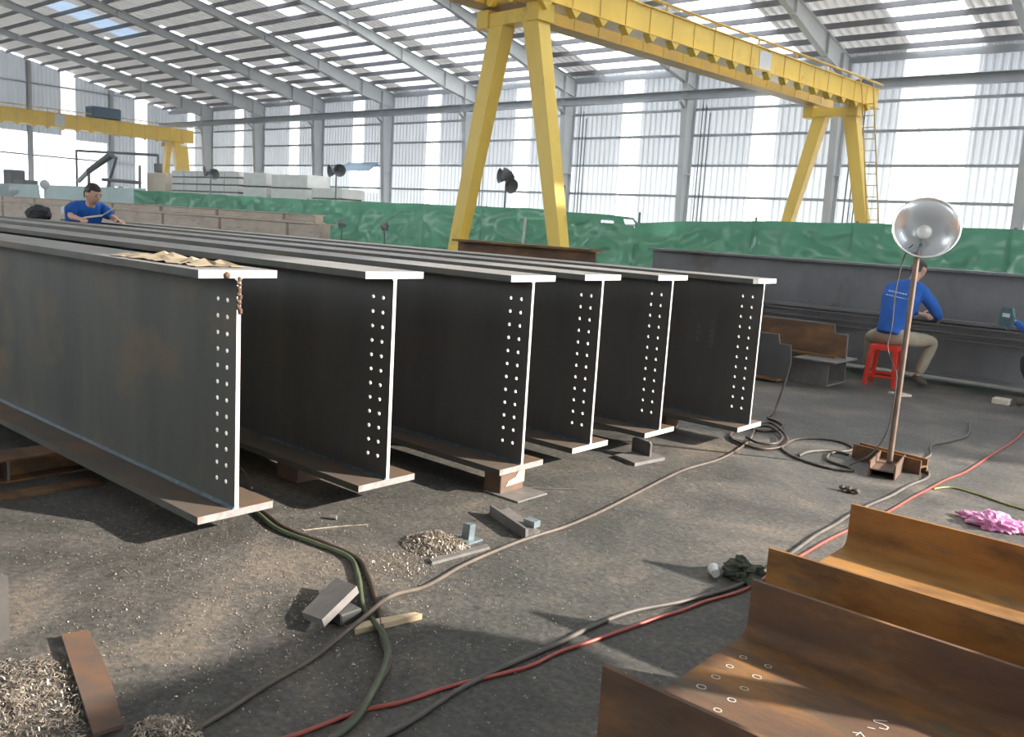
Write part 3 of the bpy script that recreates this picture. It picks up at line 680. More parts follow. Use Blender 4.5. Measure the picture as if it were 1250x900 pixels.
cable('cable', [(-2.62, 6.25), (-2.64, 6.5), (-2.56, 6.68), (-2.41, 6.74), (-2.27, 6.66), (-2.22, 6.52), (-2.28, 6.3), (-2.23, 6.09), (-2.14, 6.02), (-2.05, 5.99), (-1.99, 5.93), (-2.1, 5.85), (-2.25, 5.87), (-2.42, 5.95), (-2.57, 6.10), (-2.62, 6.25)], .009, 'cable', 'thin brown cable lying in loose loops left of the lamp base')
cable('cable', [(-2.40, 6.0), (-2.40, 6.2), (-2.30, 6.38), (-2.18, 6.36)], .010, 'cablegrey', 'short pale cable end with a plug inside the loops')
cable('cable', [(-1.91, 8.6), (-1.80, 8.14), (-1.77, 7.85), (-1.82, 7.5), (-1.86, 7.27), (-1.77, 6.93), (-1.75, 6.71), (-1.66, 6.45), (-1.58, 6.2), (-1.60, 5.87), (-1.60, 5.52), (-1.62, 5.24), (-1.63, 4.90), (-1.62, 4.68), (-1.62, 4.41), (-1.60, 4.11), (-1.58, 3.79), (-1.585, 3.44), (-1.66, 3.12), (-1.75, 2.87), (-1.78, 2.62), (-1.78, 2.41), (-1.80, 2.17), (-1.80, 1.93), (-1.77, 1.69), (-1.76, 1.5), (-1.7, 1.25)], .0095, 'cablegrey', 'grey cable passing the lamp base and running beside the red hose')
cable('hose', [(-1.51, 8.9), (-1.46, 8.26), (-1.45, 7.65), (-1.45, 7.08), (-1.45, 6.58), (-1.48, 6.25), (-1.49, 5.88), (-1.50, 5.58), (-1.50, 5.25), (-1.51, 4.98), (-1.54, 4.59), (-1.55, 4.36), (-1.55, 4.10), (-1.55, 3.8), (-1.545, 3.44), (-1.60, 3.19), (-1.62, 3.04), (-1.655, 2.88), (-1.70, 2.60), (-1.74, 2.38), (-1.745, 2.23), (-1.78, 2.10), (-1.84, 1.91), (-1.87, 1.75), (-1.92, 1.61), (-1.95, 1.39), (-2.0, 1.2)], .0072, 'red', 'red gas hose running from the right edge down to the bottom of the photo')
cable('cable', [(-1.47, 5.94), (-1.40, 6.08), (-1.24, 6.05), (-1.08, 5.97), (-.95, 5.93), (-.6, 5.8)], .006, 'yellowrope', 'thin yellow green cord on the floor behind the pink bag')
cable('cable', [(-3.34, 2.42), (-3.28, 2.58), (-3.21, 2.71)], .004, 'shav', 'thin bright welding rod on the floor before the second girder')
cable('cable', [(-3.12, 3.83), (-3.02, 3.93), (-2.92, 4.05)], .004, 'cablegrey', 'thin grey wire sticking out beside the packing block')
cable('cable', [(-4.6, 2.78, .02), (-4.45, 2.75, .02), (-4.22, 2.66, .03), (-4.02, 2.57, .02)], .006, 'rust_block', 'thin red brown wire behind the end of the first girder')

# ------------------------------------------------------------------ pink bag, rag, cup
def crumple(cx, cy, rx, ry, h, seed, amp=.5, seg=3, f=9):
    bm = bmesh.new(); bmesh.ops.create_icosphere(bm, subdivisions=seg+1, radius=1); m_ = MB()
    for v in bm.verts:
        d = v.co.copy(); n_ = noise.fractal(d*1.6+Vector((seed, 0, 0)), .8, 2.1, 4)*amp + abs(noise.noise(d*4+Vector((seed, 3, 1))))*amp*.5
        k = 1+n_; v.co = Vector((cx+rx*d.x*k, cy+ry*d.y*k, max(.001, h*.35+h*.65*d.z*k)))
    m_.bm(bm, 0, False); return m_
m_ = crumple(-1.00, 5.40, .10, .09, .075, 4, .55); m2 = crumple(-1.10, 5.46, .08, .045, .04, 7, .6); m3 = crumple(-.90, 5.42, .07, .05, .055, 11, .6)
for q_ in (m2, m3): m_.add(q_.v, q_.f)
tag(m_.build('plastic_bag', 'pink'), 'crumpled pink plastic bag on the floor at the right', 'plastic bag')
tag(crumple(-1.62, 3.56, .085, .07, .075, 21, .7).build('rag', 'rag'), 'crumpled dark green rag on the floor beside the red hose', 'rag')
m_ = MB(); P = [(-1.70, 3.46, .025), (-1.735, 3.50, .03)]; m_.tube(P, [.020, .027], 12, cap=False); m_.tube([P[0], (-1.6985, 3.459, .025)], .020, 12)
tag(m_.build('plastic_cup', 'clear'), 'small clear plastic cup lying beside the dark rag', 'cup')

# ------------------------------------------------------------------ the floodlight on its stand
t = thing('floodlight_stand', (-1.825, 6.2, 0), 'large dish floodlight on a brown pipe stand before the seated worker', 'floodlight')
m_ = MB(); hbeam(m_, (-2.14, 6.40, 0), (-1.64, 6.30, 0), .10, .10, .008, .010, .006, flat=True); m_.build('base_channel', 'rustdark', t)
m_ = MB(); hbeam(m_, (-1.80, 5.93, 0), (-1.86, 6.32, 0), .17, .10, .008, .010, .006, flat=True); m_.build('base_channel', 'rust_block', t)
m_ = MB(); m_.tube([(-1.83, 6.17, .05), (-1.83, 6.17, 1.50)], .019, 14); m_.build('pole', 'pole', t)
hc = Vector((-1.815, 6.22, 1.655)); ax = Vector((.34, -.85, .32)).normalized()       # where the dish looks
uu = ax.cross(Vector((0, 0, 1))).normalized(); vv = uu.cross(ax)
def lathe(mb, prof, c, ax, u, v, n=32, smooth=True):
    V = []; F = []
    for r, h in prof: V += [c+ax*h+(u*math.cos(2*math.pi*k/n)+v*math.sin(2*math.pi*k/n))*r for k in range(n)]
    for i in range(len(prof)-1):
        for k in range(n): F.append((i*n+k, i*n+(k+1) % n, (i+1)*n+(k+1) % n, (i+1)*n+k))
    mb.add(V, F, 0, smooth)
m_ = MB(); pr = [(.03, -.17), (.05, -.165), (.09, -.14), (.13, -.10), (.165, -.05), (.19, .0), (.205, .03), (.212, .035), (.205, .036)]
inn = [(.199, .03), (.184, .0), (.16, -.045), (.125, -.095), (.088, -.132), (.05, -.156), (.0, -.16)]
lathe(m_, pr+inn, hc, ax, uu, vv, 36); m_.build('reflector', 'chrome', t)
m_ = MB(); m_.tube([hc-ax*.27, hc-ax*.16], [.035, .045], 14); m_.build('lamp_housing', 'mach', t)
m_ = MB(); lathe(m_, [(.0, -.155), (.02, -.15), (.026, -.11), (.045, -.08), (.05, -.045), (.035, -.015), (.0, 0)], hc, ax, uu, vv, 16); m_.build('bulb', 'clear', t)
m_ = MB(); m_.tube(spline([(-1.83, 6.17, 1.49), (-1.83, 6.23, 1.54), hc-ax*.21+Vector((0, 0, -.03))]), .011, 8); m_.build('bracket', 'mach', t)
m_ = MB(); m_.tube(spline([hc-ax*.24, (-1.91, 6.20, 1.50), (-1.93, 6.15, 1.25), (-1.925, 6.15, 1.0), (-1.935, 6.15, .85), (-1.87, 6.14, .72), (-1.845, 6.14, .62), (-1.86, 6.14, .30), (-1.93, 6.10, .12), (-2.05, 6.02, .012)]), .0045, 6)
m_.build('power_cord', 'cablegrey', t)

# ------------------------------------------------------------------ red stool
def stool(cx, cy, h, lb, rot=0):
    t = thing('plastic_stool', (cx, cy, 0), lb, 'stool'); c, s_ = math.cos(rot), math.sin(rot)
    def T(x, y, z): return (cx+c*x-s_*y, cy+s_*x+c*y, z)
    m_ = MB(); a = .145
    V = [T(x*a, y*a, z) for z in (h-.022, h-.004) for x, y in ((-1, -1), (1, -1), (1, 1), (-1, 1))] + [T(x*a*.92, y*a*.92, h) for x, y in ((-1, -1), (1, -1), (1, 1), (-1, 1))]
    m_.add(V, [(3, 2, 1, 0), (0, 1, 5, 4), (1, 2, 6, 5), (2, 3, 7, 6), (3, 0, 4, 7), (4, 5, 9, 8), (5, 6, 10, 9), (6, 7, 11, 10), (7, 4, 8, 11), (8, 9, 10, 11)]); m_.build('seat', 'redpl', t)
    for sx, sy in ((-1, -1), (1, -1), (1, 1), (-1, 1)):
        m_ = MB(); b = .175; wd = .048
        top = [(sx*a, sy*a), (sx*(a-wd), sy*a), (sx*(a-wd), sy*(a-wd)), (sx*a, sy*(a-wd))]; bt = [(sx*b, sy*b), (sx*(b-wd*.8), sy*b), (sx*(b-wd*.8), sy*(b-wd*.8)), (sx*b, sy*(b-wd*.8))]
        m_.add([T(*p, h-.02) for p in top]+[T(*p, 0) for p in bt], [(0, 1, 2, 3), (7, 6, 5, 4)]+[(i, i+4, (i+1) % 4+4, (i+1) % 4) for i in range(4)]); m_.build('leg', 'redpl', t)
    for zz, k, hh in ((h-.055, .148, .035), (.10, .168, .028)):
        m_ = MB()
        for sx, sy, ex, ey in ((-1, -1, 1, -1), (1, -1, 1, 1), (1, 1, -1, 1), (-1, 1, -1, -1)):
            P0, P1 = Vector(T(sx*k, sy*k, zz)), Vector(T(ex*k, ey*k, zz)); d = (P1-P0).normalized(); nn = Vector((-d.y, d.x, 0))*.012
            m_.add([P0, P1, P1+nn, P0+nn]+[p+Vector((0, 0, hh)) for p in (P0, P1, P1+nn, P0+nn)], [(0, 3, 2, 1), (4, 5, 6, 7), (0, 1, 5, 4), (2, 3, 7, 6), (1, 2, 6, 5), (3, 0, 4, 7)])
        m_.build('rail', 'redpl', t)
stool(-3.20, 10.14, .46, 'red plastic stool under the seated worker in a blue shirt', .08)

# ------------------------------------------------------------------ people
def skin_mesh(verts, edges, root=0, sub=2):
    me = bpy.data.meshes.new('tmp'); me.from_pydata([v[:3] for v in verts], edges, []); o = bpy.data.objects.new('tmp', me); COL.objects.link(o)
    o.modifiers.new('s', 'SKIN'); sv = me.skin_vertices[0].data
    for i, v in enumerate(verts):
        r = v[3]; sv[i].radius = r if isinstance(r, tuple) else (r, r)
        sv[i].use_root = (i == root)
    m2_ = o.modifiers.new('u', 'SUBSURF'); m2_.levels = sub; m2_.render_levels = sub
    bpy.context.view_layer.update()
    ev = o.evaluated_get(bpy.context.evaluated_depsgraph_get()); out = bpy.data.meshes.new_from_object(ev)
    V = [v.co.copy() for v in out.vertices]; F = [tuple(p.vertices) for p in out.polygons]
    bpy.data.objects.remove(o); bpy.data.meshes.remove(me); bpy.data.meshes.remove(out); return V, F
def chain(lists):
    V = []; E = []; idx = {}
    for ch in lists:
        prev = None
        for k, p in ch:
            if k not in idx: idx[k] = len(V); V.append(p)
            if prev is not None: E.append((prev, idx[k]))
            prev = idx[k]
    return V, E
def head_mesh(c, fwd, upv, s=1.0):
    fwd = Vector(fwd).normalized(); upv = Vector(upv); rgt = fwd.cross(upv).normalized(); upv = rgt.cross(fwd).normalized(); c = Vector(c)
    T = Matrix((rgt, fwd, upv)).transposed().to_4x4(); T.translation = c
    bm = bmesh.new(); bmesh.ops.create_uvsphere(bm, u_segments=36, v_segments=26, radius=1)
    for v in bm.verts:
        x, y, z = v.co; X = x*.074; Y = y*.094; Z = z*.115
        if z < 0: X *= 1-.30*(-z)**1.3; Y = Y*(1-.12*(-z)) + .018*(-z)*(y > -.2)     # jaw narrows and comes forward
        if y > .3:
            Y *= .96
            Y += .024*math.exp(-(x/.16)**2-((z+.12)/.20)**2)                      # nose
            Y -= .010*math.exp(-((abs(x)-.38)/.17)**2-((z-.08)/.13)**2)           # eye sockets
            Y += .006*math.exp(-(x/.3)**2-((z+.48)/.10)**2)                       # lips
            Y -= .004*math.exp(-(x/.3)**2-((z+.60)/.07)**2)
            Y += .008*math.exp(-(x/.3)**2-((z+.80)/.16)**2)                       # chin
        v.co = Vector((X, Y, Z))*s
    V = [T @ v.co for v in bm.verts]; F = [tuple(v.index for v in f.verts) for f in bm.faces]; bm.free()
    for sx in (-1, 1):                                                                # ears
        bm = bmesh.new(); bmesh.ops.create_uvsphere(bm, u_segments=12, v_segments=8, radius=1); o_ = len(V)
        V += [T @ (Vector((sx*.073+v.co.x*.012, -.012+v.co.y*.020, -.005+v.co.z*.032))*s) for v in bm.verts]
        bm.verts.index_update(); F += [tuple(v.index+o_ for v in f.verts) for f in bm.faces]; bm.free()
    return V, F, T
def hair_mesh(T, s):
    bm = bmesh.new(); bmesh.ops.create_uvsphere(bm, u_segments=40, v_segments=28, radius=1); mb = MB(); keep = []
    for v in bm.verts:
        x, y, z = v.co; n_ = 1+.05*noise.noise(v.co*9)
        v.co = Vector((x*.081, y*.101-.004, z*.122+.002))*n_
    bm.faces.ensure_lookup_table()
    dele = []
    for f in bm.faces:
        m = f.calc_center_median(); y, z = m.y/.1, m.z/.12
        if (y > .25 and z < .52) or z < -.50 or (abs(m.x) > .05 and -.45 < y < .3 and z < .12) or (y > -.1 and z < .2): dele.append(f)
    bmesh.ops.delete(bm, geom=dele, context='FACES'); bmesh.ops.solidify(bm, geom=bm.faces[:], thickness=.008)
    mb.bm(bm, 0, True, T @ Matrix.Scale(s, 4)); return mb
def hand_chains(tagk, wrist, pdir, side, palm, s=1.0, curl=.6):
    # wrist -> palm -> four fingers and a thumb; pdir points along the hand, side to the thumb
    wv, d, sd_, n_ = Vector(wrist), Vector(pdir).normalized(), Vector(side).normalized(), Vector(palm).normalized(); out = []
    pc = wv+d*.055*s
    out.append([(tagk+'w', (*wv, .024*s)), (tagk+'p', (*pc, (.034*s, .017*s)))])
    for i, (off, ln) in enumerate(((.030, .068), (.011, .076), (-.009, .071), (-.027, .056))):
        b = wv+d*.085*s+sd_*off*s; ch = [(tagk+'p', None)]
        pts = [b]; a = 0
        for k, fr in enumerate((.45, .32, .23)):
            a += curl*(.6+.3*k); dd = d*math.cos(a)+n_*math.sin(a); pts.append(pts[-1]+dd*ln*fr*s)
        for k, p in enumerate(pts): ch.append((tagk+'f%d_%d' % (i, k), (*p, (.0098-.001*k)*s)))
        out.append(ch)
    tb = wv+d*.03*s+sd_*.03*s; t1 = tb+(d*.5+sd_*.6+n_*.35).normalized()*.04*s; t2 = t1+(d*.8+sd_*.1+n_*.5).normalized()*.032*s
    out.append([(tagk+'p', None), (tagk+'t0', (*tb, .013*s)), (tagk+'t1', (*t1, .0105*s)), (tagk+'t2', (*t2, .009*s))])
    return out
def merge_chains(ls):
    known = {}
    for ch in ls:
        for k, p in ch:
            if p is not None: known.setdefault(k, p)
    return [[(k, known[k]) for k, p in ch] for ch in ls]
def obj_from(V, F, name, m, parent, remesh=None):
    mb = MB(); mb.add(V, F, 0, True); o = mb.build(name, m, parent)
    if remesh:
        md = o.modifiers.new('r', 'REMESH'); md.mode = 'VOXEL'; md.voxel_size = remesh; md.use_smooth_shade = True
    return o
def lerp(a, b, t): return tuple(a[i]*(1-t)+b[i]*t for i in range(3))
def person(loc, lb, J, s, headc, hf, hu, top, bottom, sleeve='long', shoes='shoe', logo=None, handdir=None):
    # J: joints hip(pelvis), waist, chest, neck, sh/el/wr L R, hipL/R, kn, an, toe
    t = thing('person', loc, lb, 'person')
    P = J
    def c(k, r, d=(0, 0, 0)): return (k, (*[P[k][i]+d[i] for i in range(3)], r if not isinstance(r, tuple) else tuple(x*s for x in r)) if isinstance(r, tuple) else (*P[k], r*s))
    mid = lambda a, b, f, r, key: (key, (*lerp(P[a], P[b], f), r*s))
    hd = handdir or {}
    chains = [[c('pelvis', .100), c('waist', .092), c('chest', .105), c('neckb', .055), ('neck', (*P['neck'], .050*s)), ('headin', (*headc, .06*s))]]
    hem = tuple(P['pelvis'][i]*1.25-P['waist'][i]*.25 for i in range(3))
    for k in 'LR':
        chains.append([('chest', None), c('sh'+k, .034), mid('sh'+k, 'el'+k, .5, .036, 'ua'+k), c('el'+k, .032), mid('el'+k, 'wr'+k, .3, .036, 'fa'+k), c('wr'+k, .024)])
        d, sd_, n_ = hd.get(k, (tuple(P['wr'+k][i]-P['el'+k][i] for i in range(3)), (0, 0, 1), (0, 1, 0)))
        hc_ = hand_chains('h'+k, P['wr'+k], d, sd_, n_, s)
        hc_[0] = [('wr'+k, None)]+hc_[0][1:]
        chains += hc_
        chains.append([('pelvis', None), c('hip'+k, .085), mid('hip'+k, 'kn'+k, .5, .070, 'th'+k), c('kn'+k, .052), mid('kn'+k, 'an'+k, .35, .050, 'ca'+k), c('an'+k, .030), c('toe'+k, .018)])
    V, E = chain(merge_chains(chains)); BV, BF = skin_mesh(V, E)
    HV, HF, T = head_mesh(headc, hf, hu, s); o_ = len(BV)
    obj_from(BV+HV, BF+[tuple(i+o_ for i in f) for f in HF], 'body', 'skin', t, .007)
    hair_mesh(T, s).build('hair', 'hair', t)
    ey = MB()
    for sx in (-1, 1):
        bm = bmesh.new(); bmesh.ops.create_uvsphere(bm, u_segments=12, v_segments=8, radius=.0115); ey.bm(bm, 0, True, T @ Matrix.Scale(s, 4) @ Matrix.Translation((sx*.029, .076, .010)))
        bm = bmesh.new(); bmesh.ops.create_uvsphere(bm, u_segments=10, v_segments=6, radius=.0055); ey.bm(bm, 1, True, T @ Matrix.Scale(s, 4) @ Matrix.Translation((sx*.029, .086, .010)))
        bm = bmesh.new(); bmesh.ops.create_cube(bm, size=1); ey.bm(bm, 1, True, T @ Matrix.Scale(s, 4) @ Matrix.Translation((sx*.030, .085, .034)) @ Matrix.Diagonal((.03, .006, .005, 1)))
    ey.build('eyes', ['eye', 'hair'], t)
    # shirt
    ch = [[('hem', (*hem, .150*s)), c('pelvis', .155), c('waist', .148), c('chest', .150), ('col', (*lerp(P['neckb'], P['neck'], .25), .066*s))]]
    for k in 'LR':
        endf = .55 if sleeve == 'long' else 0
        l = [('chest', None), c('sh'+k, .082), mid('sh'+k, 'el'+k, .5, .072, 'ua'+k)]
        l += [c('el'+k, .058), mid('el'+k, 'wr'+k, .5, .046, 'fm'+k), mid('el'+k, 'wr'+k, .88, .040, 'cf'+k)] if sleeve == 'long' else [mid('sh'+k, 'el'+k, .85, .058, 'cu'+k)]
        ch.append(l)
    V, E = chain(merge_chains(ch)); SV, SF = skin_mesh(V, E)
    o = obj_from(SV, SF, 'shirt', top, t)
    tx = bpy.data.textures.new('folds', 'CLOUDS'); tx.noise_scale = .09
    md = o.modifiers.new('folds', 'DISPLACE'); md.texture = tx; md.strength = .022*s; md.mid_level = .5
    V_ = [[c('pelvis', .125), ('w2', (*lerp(P['pelvis'], P['waist'], .45), .118*s))]]
    for k in 'LR': V_.append([('pelvis', None), c('hip'+k, .100), mid('hip'+k, 'kn'+k, .5, .090, 'th'+k), c('kn'+k, .072), mid('kn'+k, 'an'+k, .4, .068, 'ca'+k), mid('kn'+k, 'an'+k, .92, .056, 'hem'+k)])
    V, E = chain(merge_chains(V_)); SV, SF = skin_mesh(V, E); o = obj_from(SV, SF, 'trousers', bottom, t)
    md = o.modifiers.new('folds', 'DISPLACE'); md.texture = tx; md.strength = .018*s; md.mid_level = .5
    for k in 'LR':
        a, b = Vector(P['an'+k]), Vector(P['toe'+k]); d = (b-a).normalized()
        SV, SF = skin_mesh([(*(a-d*.03*s+Vector((0, 0, .0))), (.046*s, .050*s)), (*a, (.050*s, .050*s)), (*lerp(a, b, .6), (.050*s, .046*s)), (*(b+d*.04*s), (.044*s, .038*s))], [(0, 1), (1, 2), (2, 3)])
        obj_from(SV, SF, 'shoe', shoes, t)
    return t
# the worker on the stool, back towards us, leaning to the right over his work
pt = person((-3.2, 10.14, 0), 'person in blue shirt and khaki trousers sitting on the red stool, back turned', dict(
    pelvis=(-3.20, 10.16, .60), waist=(-3.19, 10.20, .74), chest=(-3.14, 10.34, .99), neckb=(-3.11, 10.44, 1.16), neck=(-3.10, 10.47, 1.21),
    shL=(-3.31, 10.38, 1.08), shR=(-2.95, 10.36, 1.07), elL=(-3.22, 10.55, .86), elR=(-2.80, 10.46, .83), wrL=(-3.04, 10.68, .80), wrR=(-2.86, 10.70, .76),
    hipL=(-3.31, 10.22, .54), hipR=(-3.08, 10.22, .54), knL=(-3.52, 10.52, .50), knR=(-2.80, 10.46, .53), anL=(-3.50, 10.50, .10), anR=(-2.93, 10.42, .10), toeL=(-3.53, 10.64, .045), toeR=(-2.88, 10.54, .045)),
    1.0, (-3.09, 10.55, 1.31), (.25, .8, -.5), (0, .4, 1), 'blue', 'khaki')
def patch(pts, name, m, parent, lb):
    mb = MB()
    for a, b, wd in pts:
        a, b = Vector(a), Vector(b); d = (b-a); nn = Vector((0, 0, 1)) if abs(d.z) < .5*d.length else Vector((1, 0, 0)); nn = nn*wd/2
        off = Vector((0, -.004, 0)); mb.add([a-nn, b-nn, b+nn, a+nn]+[p+off for p in (a-nn, b-nn, b+nn, a+nn)], [(3, 2, 1, 0), (4, 5, 6, 7), (0, 1, 5, 4), (1, 2, 6, 5), (2, 3, 7, 6), (3, 0, 4, 7)])
    return mb.build(name, m, parent, label=lb)
pr_ = [((-3.28+.03*k, 10.215-.001*k, 1.060-.004*k), (-3.26+.03*k, 10.213-.001*k, 1.058-.004*k), .014) for k in range(7)] + [((-3.30+.028*k, 10.200, 1.015-.004*k), (-3.28+.028*k, 10.199, 1.012-.004*k), .010) for k in range(9)]
patch(pr_, 'shirt_print', 'whitep', pt, 'two short lines of white lettering across the back')

# the worker at the right edge, bending over the low girder
pt2 = person((-1.58, 10.25, 0), 'person in a blue shirt and dark trousers crouching at the right edge of the photo', dict(
    pelvis=(-1.42, 10.25, .42), waist=(-1.46, 10.27, .58), chest=(-1.55, 10.33, .80), neckb=(-1.62, 10.38, .95), neck=(-1.65, 10.40, 1.0),
    shL=(-1.66, 10.22, .86), shR=(-1.50, 10.50, .90), elL=(-1.82, 10.18, .76), elR=(-1.66, 10.60, .70), wrL=(-2.02, 10.30, .86), wrR=(-1.88, 10.60, .74),
    hipL=(-1.48, 10.15, .42), hipR=(-1.44, 10.36, .42), knL=(-1.84, 10.14, .50), knR=(-1.80, 10.42, .50), anL=(-1.66, 10.14, .10), anR=(-1.62, 10.42, .10), toeL=(-1.82, 10.13, .045), toeR=(-1.78, 10.42, .045)),
    1.0, (-1.72, 10.42, 1.10), (-.9, .1, -.4), (-.3, 0, 1), 'blue', 'blackc')
t = thing('face_shield', (-2.09, 10.3, .82), 'teal hand held welding shield beside the crouching worker at the right edge', 'shield')
m_ = MB(); m_.prism([(-.08, -.09), (.08, -.09), (.10, .02), (.07, .11), (-.07, .11), (-.10, .02)], (-2.09, 10.28, .88), (.02, .02, 0), (.8, -.6, 0), (0, 0, 1)); m_.build('shell', 'teal', t)
m_ = MB(); m_.prism([(-.05, .01), (.05, .01), (.05, .05), (-.05, .05)], (-2.09, 10.274, .88), (.006, .006, 0), (.8, -.6, 0), (0, 0, 1)); m_.build('lens', 'whitep', t)
m_ = MB(); m_.tube([(-2.07, 10.30, .80), (-2.045, 10.30, .74)], .013, 8); m_.build('handle', 'mach', t)

# the worker behind the girders, hunched on top of the fourth girder
SX = 1.13; bx, by = -11.36, 4.86
pt3 = person((bx, by, 0), 'person in a blue collared shirt bending between the girders at the left', dict(
    pelvis=(bx-.26, by, .97), waist=(bx-.20, by, 1.12), chest=(bx-.07, by, 1.335), neckb=(bx+.06, by, 1.46), neck=(bx+.09, by, 1.495),
    shL=(bx-.02, by+.19, 1.41), shR=(bx-.02, by-.19, 1.40), elL=(bx+.12, by+.27, 1.31), elR=(bx+.08, by-.25, 1.31), wrL=(bx+.34, by+.22, 1.285), wrR=(bx+.33, by-.25, 1.285),
    hipL=(bx-.26, by+.07, .95), hipR=(bx-.26, by-.07, .95), knL=(bx-.05, by+.07, .53), knR=(bx-.05, by-.07, .53), anL=(bx-.18, by+.08, .10), anR=(bx-.18, by-.08, .10), toeL=(bx-.02, by+.08, .045), toeR=(bx-.02, by-.08, .045)),
    SX, (bx+.15, by, 1.595), (.85, .30, -.42), (.3, 0, 1), 'blue', 'blackc', sleeve='short', shoes='blackc',
    handdir={'L': ((1, 0, 0), (0, -1, .2), (0, 0, -1)), 'R': ((1, 0, 0), (0, 1, .2), (0, 0, -1))})
m_ = MB(); m_.prism([(0, 0), (.07, .02), (.065, .10), (-.005, .08)], (bx-.06, by-.300, 1.33), (0, .006, 0), (1, .1, 0), (0, 0, 1)); m_.build('sleeve_badge', 'whitep', pt3, label='pale blue badge on the sleeve')
m_ = MB(); m_.tube([(bx+.42, by-.22, ZT+.06), (bx+.75, by-.16, ZT+.10)], .012, 8); m_.tube([(bx+.75, by-.16, ZT+.10), (bx+1.05, by-.10, ZT+.22)], .006, 6)
tag(m_.build('welding_torch', 'crate'), 'thin torch held by the worker bending between the girders', 'torch')
m_ = crumple(-12.0, 4.52, .24, .12, .17, 44, .18, 3); m_b = m_.build('cloth_bag', 'blackc'); m_b.location.z += ZT; tag(m_b, 'black cloth bag lying on the girders behind the young worker', 'bag')

# ------------------------------------------------------------------ long dark girder behind the seated worker, with a low one before it
def igird(name, x0, x1, yc, z0, z1, fw_, m, lb, cat='steel girder', tf=.03, grp=None):
    t = thing(name, ((x0+x1)/2, yc, z0), lb, cat, grp)
    for nm, z in (('bottom_flange', z0), ('top_flange', z1-tf)):
        m_ = MB(); m_.box((x0, yc-fw_/2, z), (x1, yc+fw_/2, z+tf)); m_.build(nm, m, t)
    m_ = MB(); m_.box((x0, yc-.008, z0+tf), (x1, yc+.008, z1-tf)); m_.build('web', m, t); return t
igird('long_girder', -7.05, 2.5, 11.25, .12, 1.33, .32, 'girdge', 'long dark grey deep girder standing behind the seated worker, before the green tarpaulin')
lg_ = igird('low_girder', -5.3, 2.2, 10.93, .10, .76, .20, 'girdge', 'low brown grey girder lying just behind the seated worker')
for z in (.69, .61, .54):
    m_ = MB(); m_.box((-5.3, 10.80, z), (2.2, 10.925, z+.012)); m_.build('edge_strip', 'fltop', lg_, label='pale thin long edge')
for x, lb in ((-6.6, 'left rusty bearer under the long dark girder'), (-.9, 'right rusty bearer under the long dark girder')):
    q = MB(); hbeam(q, (x, 10.6, 0), (x, 11.5, 0), .10 if True else .12, .12, .01, .012, .008); tag(q.build('bearer', 'rustdark'), lb, 'steel support')
m_ = MB(); m_.bbox((-2.06, 10.05, .0), (-1.90, 10.20, .06), .006); tag(m_.build('scrap_block', 'crate'), 'small pale block on the floor at the right edge by the crouching worker', 'scrap')

# stepped offcuts stacked between the last girder and the seated worker
def stepped(name, pts, yc, fw_, lb, m='scaledark', tf=.02):
    # pts: outline of the web in (x,z); thin bright burnt edge on the right
    t = thing(name, (sum(p[0] for p in pts)/len(pts), yc, min(p[1] for p in pts)), lb, 'steel offcut', 'stack of notched girder offcuts')
    m_ = MB(); m_.prism(pts, (0, yc-.006, 0), (0, .012, 0), (1, 0, 0), (0, 0, 1)); m_.build('web', m, t)
    e = MB(); n = len(pts)
    for (a, b), (c_, d) in zip(pts, pts[1:]):
        if max(a, c_) < pts[0][0]+.05: continue
        v = Vector((c_-a, 0, d-b)).normalized(); nn = Vector((-v.z, 0, v.x))*.005
        A, B = Vector((a, yc-.0075, b)), Vector((c_, yc-.0075, d)); 
        e.add([A-nn, B-nn, B+nn, A+nn]+[p+Vector((0, .015, 0)) for p in (A-nn, B-nn, B+nn, A+nn)], [(0, 1, 2, 3), (7, 6, 5, 4), (0, 4, 5, 1), (3, 2, 6, 7), (1, 5, 6, 2), (0, 3, 7, 4)])
    e.build('cut_edge', 'fltop', t, label='paler flame cut edge')
    z0 = min(p[1] for p in pts); m_ = MB(); x1 = max(p[0] for p in pts)-.08
    m_.box((pts[0][0], yc-fw_/2, z0), (x1, yc+fw_/2, z0+tf)); m_.build('flange', 'rustdark', t); return t
stepped('notched_offcut', [(-5.4, .52), (-4.04, .52), (-4.02, .42), (-3.89, .42), (-3.87, .23), (-3.90, .02), (-5.4, .02)], 9.15, .26, 'front dark notched girder offcut beside the last girder')
stepped('notched_offcut', [(-5.2, .66), (-3.62, .66), (-3.60, .56), (-3.46, .56), (-3.45, .30), (-5.2, .30)], 9.62, .24, 'upper rear notched girder offcut left of the stool', 'rustdark')
t = thing('channel_stack', (-3.75, 9.42, 0), 'grey brown channel lying under the notched offcuts, open end toward the stool', 'steel offcut')
m_ = MB(); m_.prism([(9.34, 0), (9.85, 0), (9.85, .28), (9.835, .28), (9.835, .02), (9.355, .02), (9.355, .28), (9.34, .28)], (-5.2, 0, 0), (1.68, 0, 0), (0, 1, 0), (0, 0, 1)); m_.build('channel', 'grey', t)
m_ = MB(); m_.box((-3.86, 9.18, .281), (-3.40, 9.84, .296)); m_.build('top_plate', 'fltop', t)

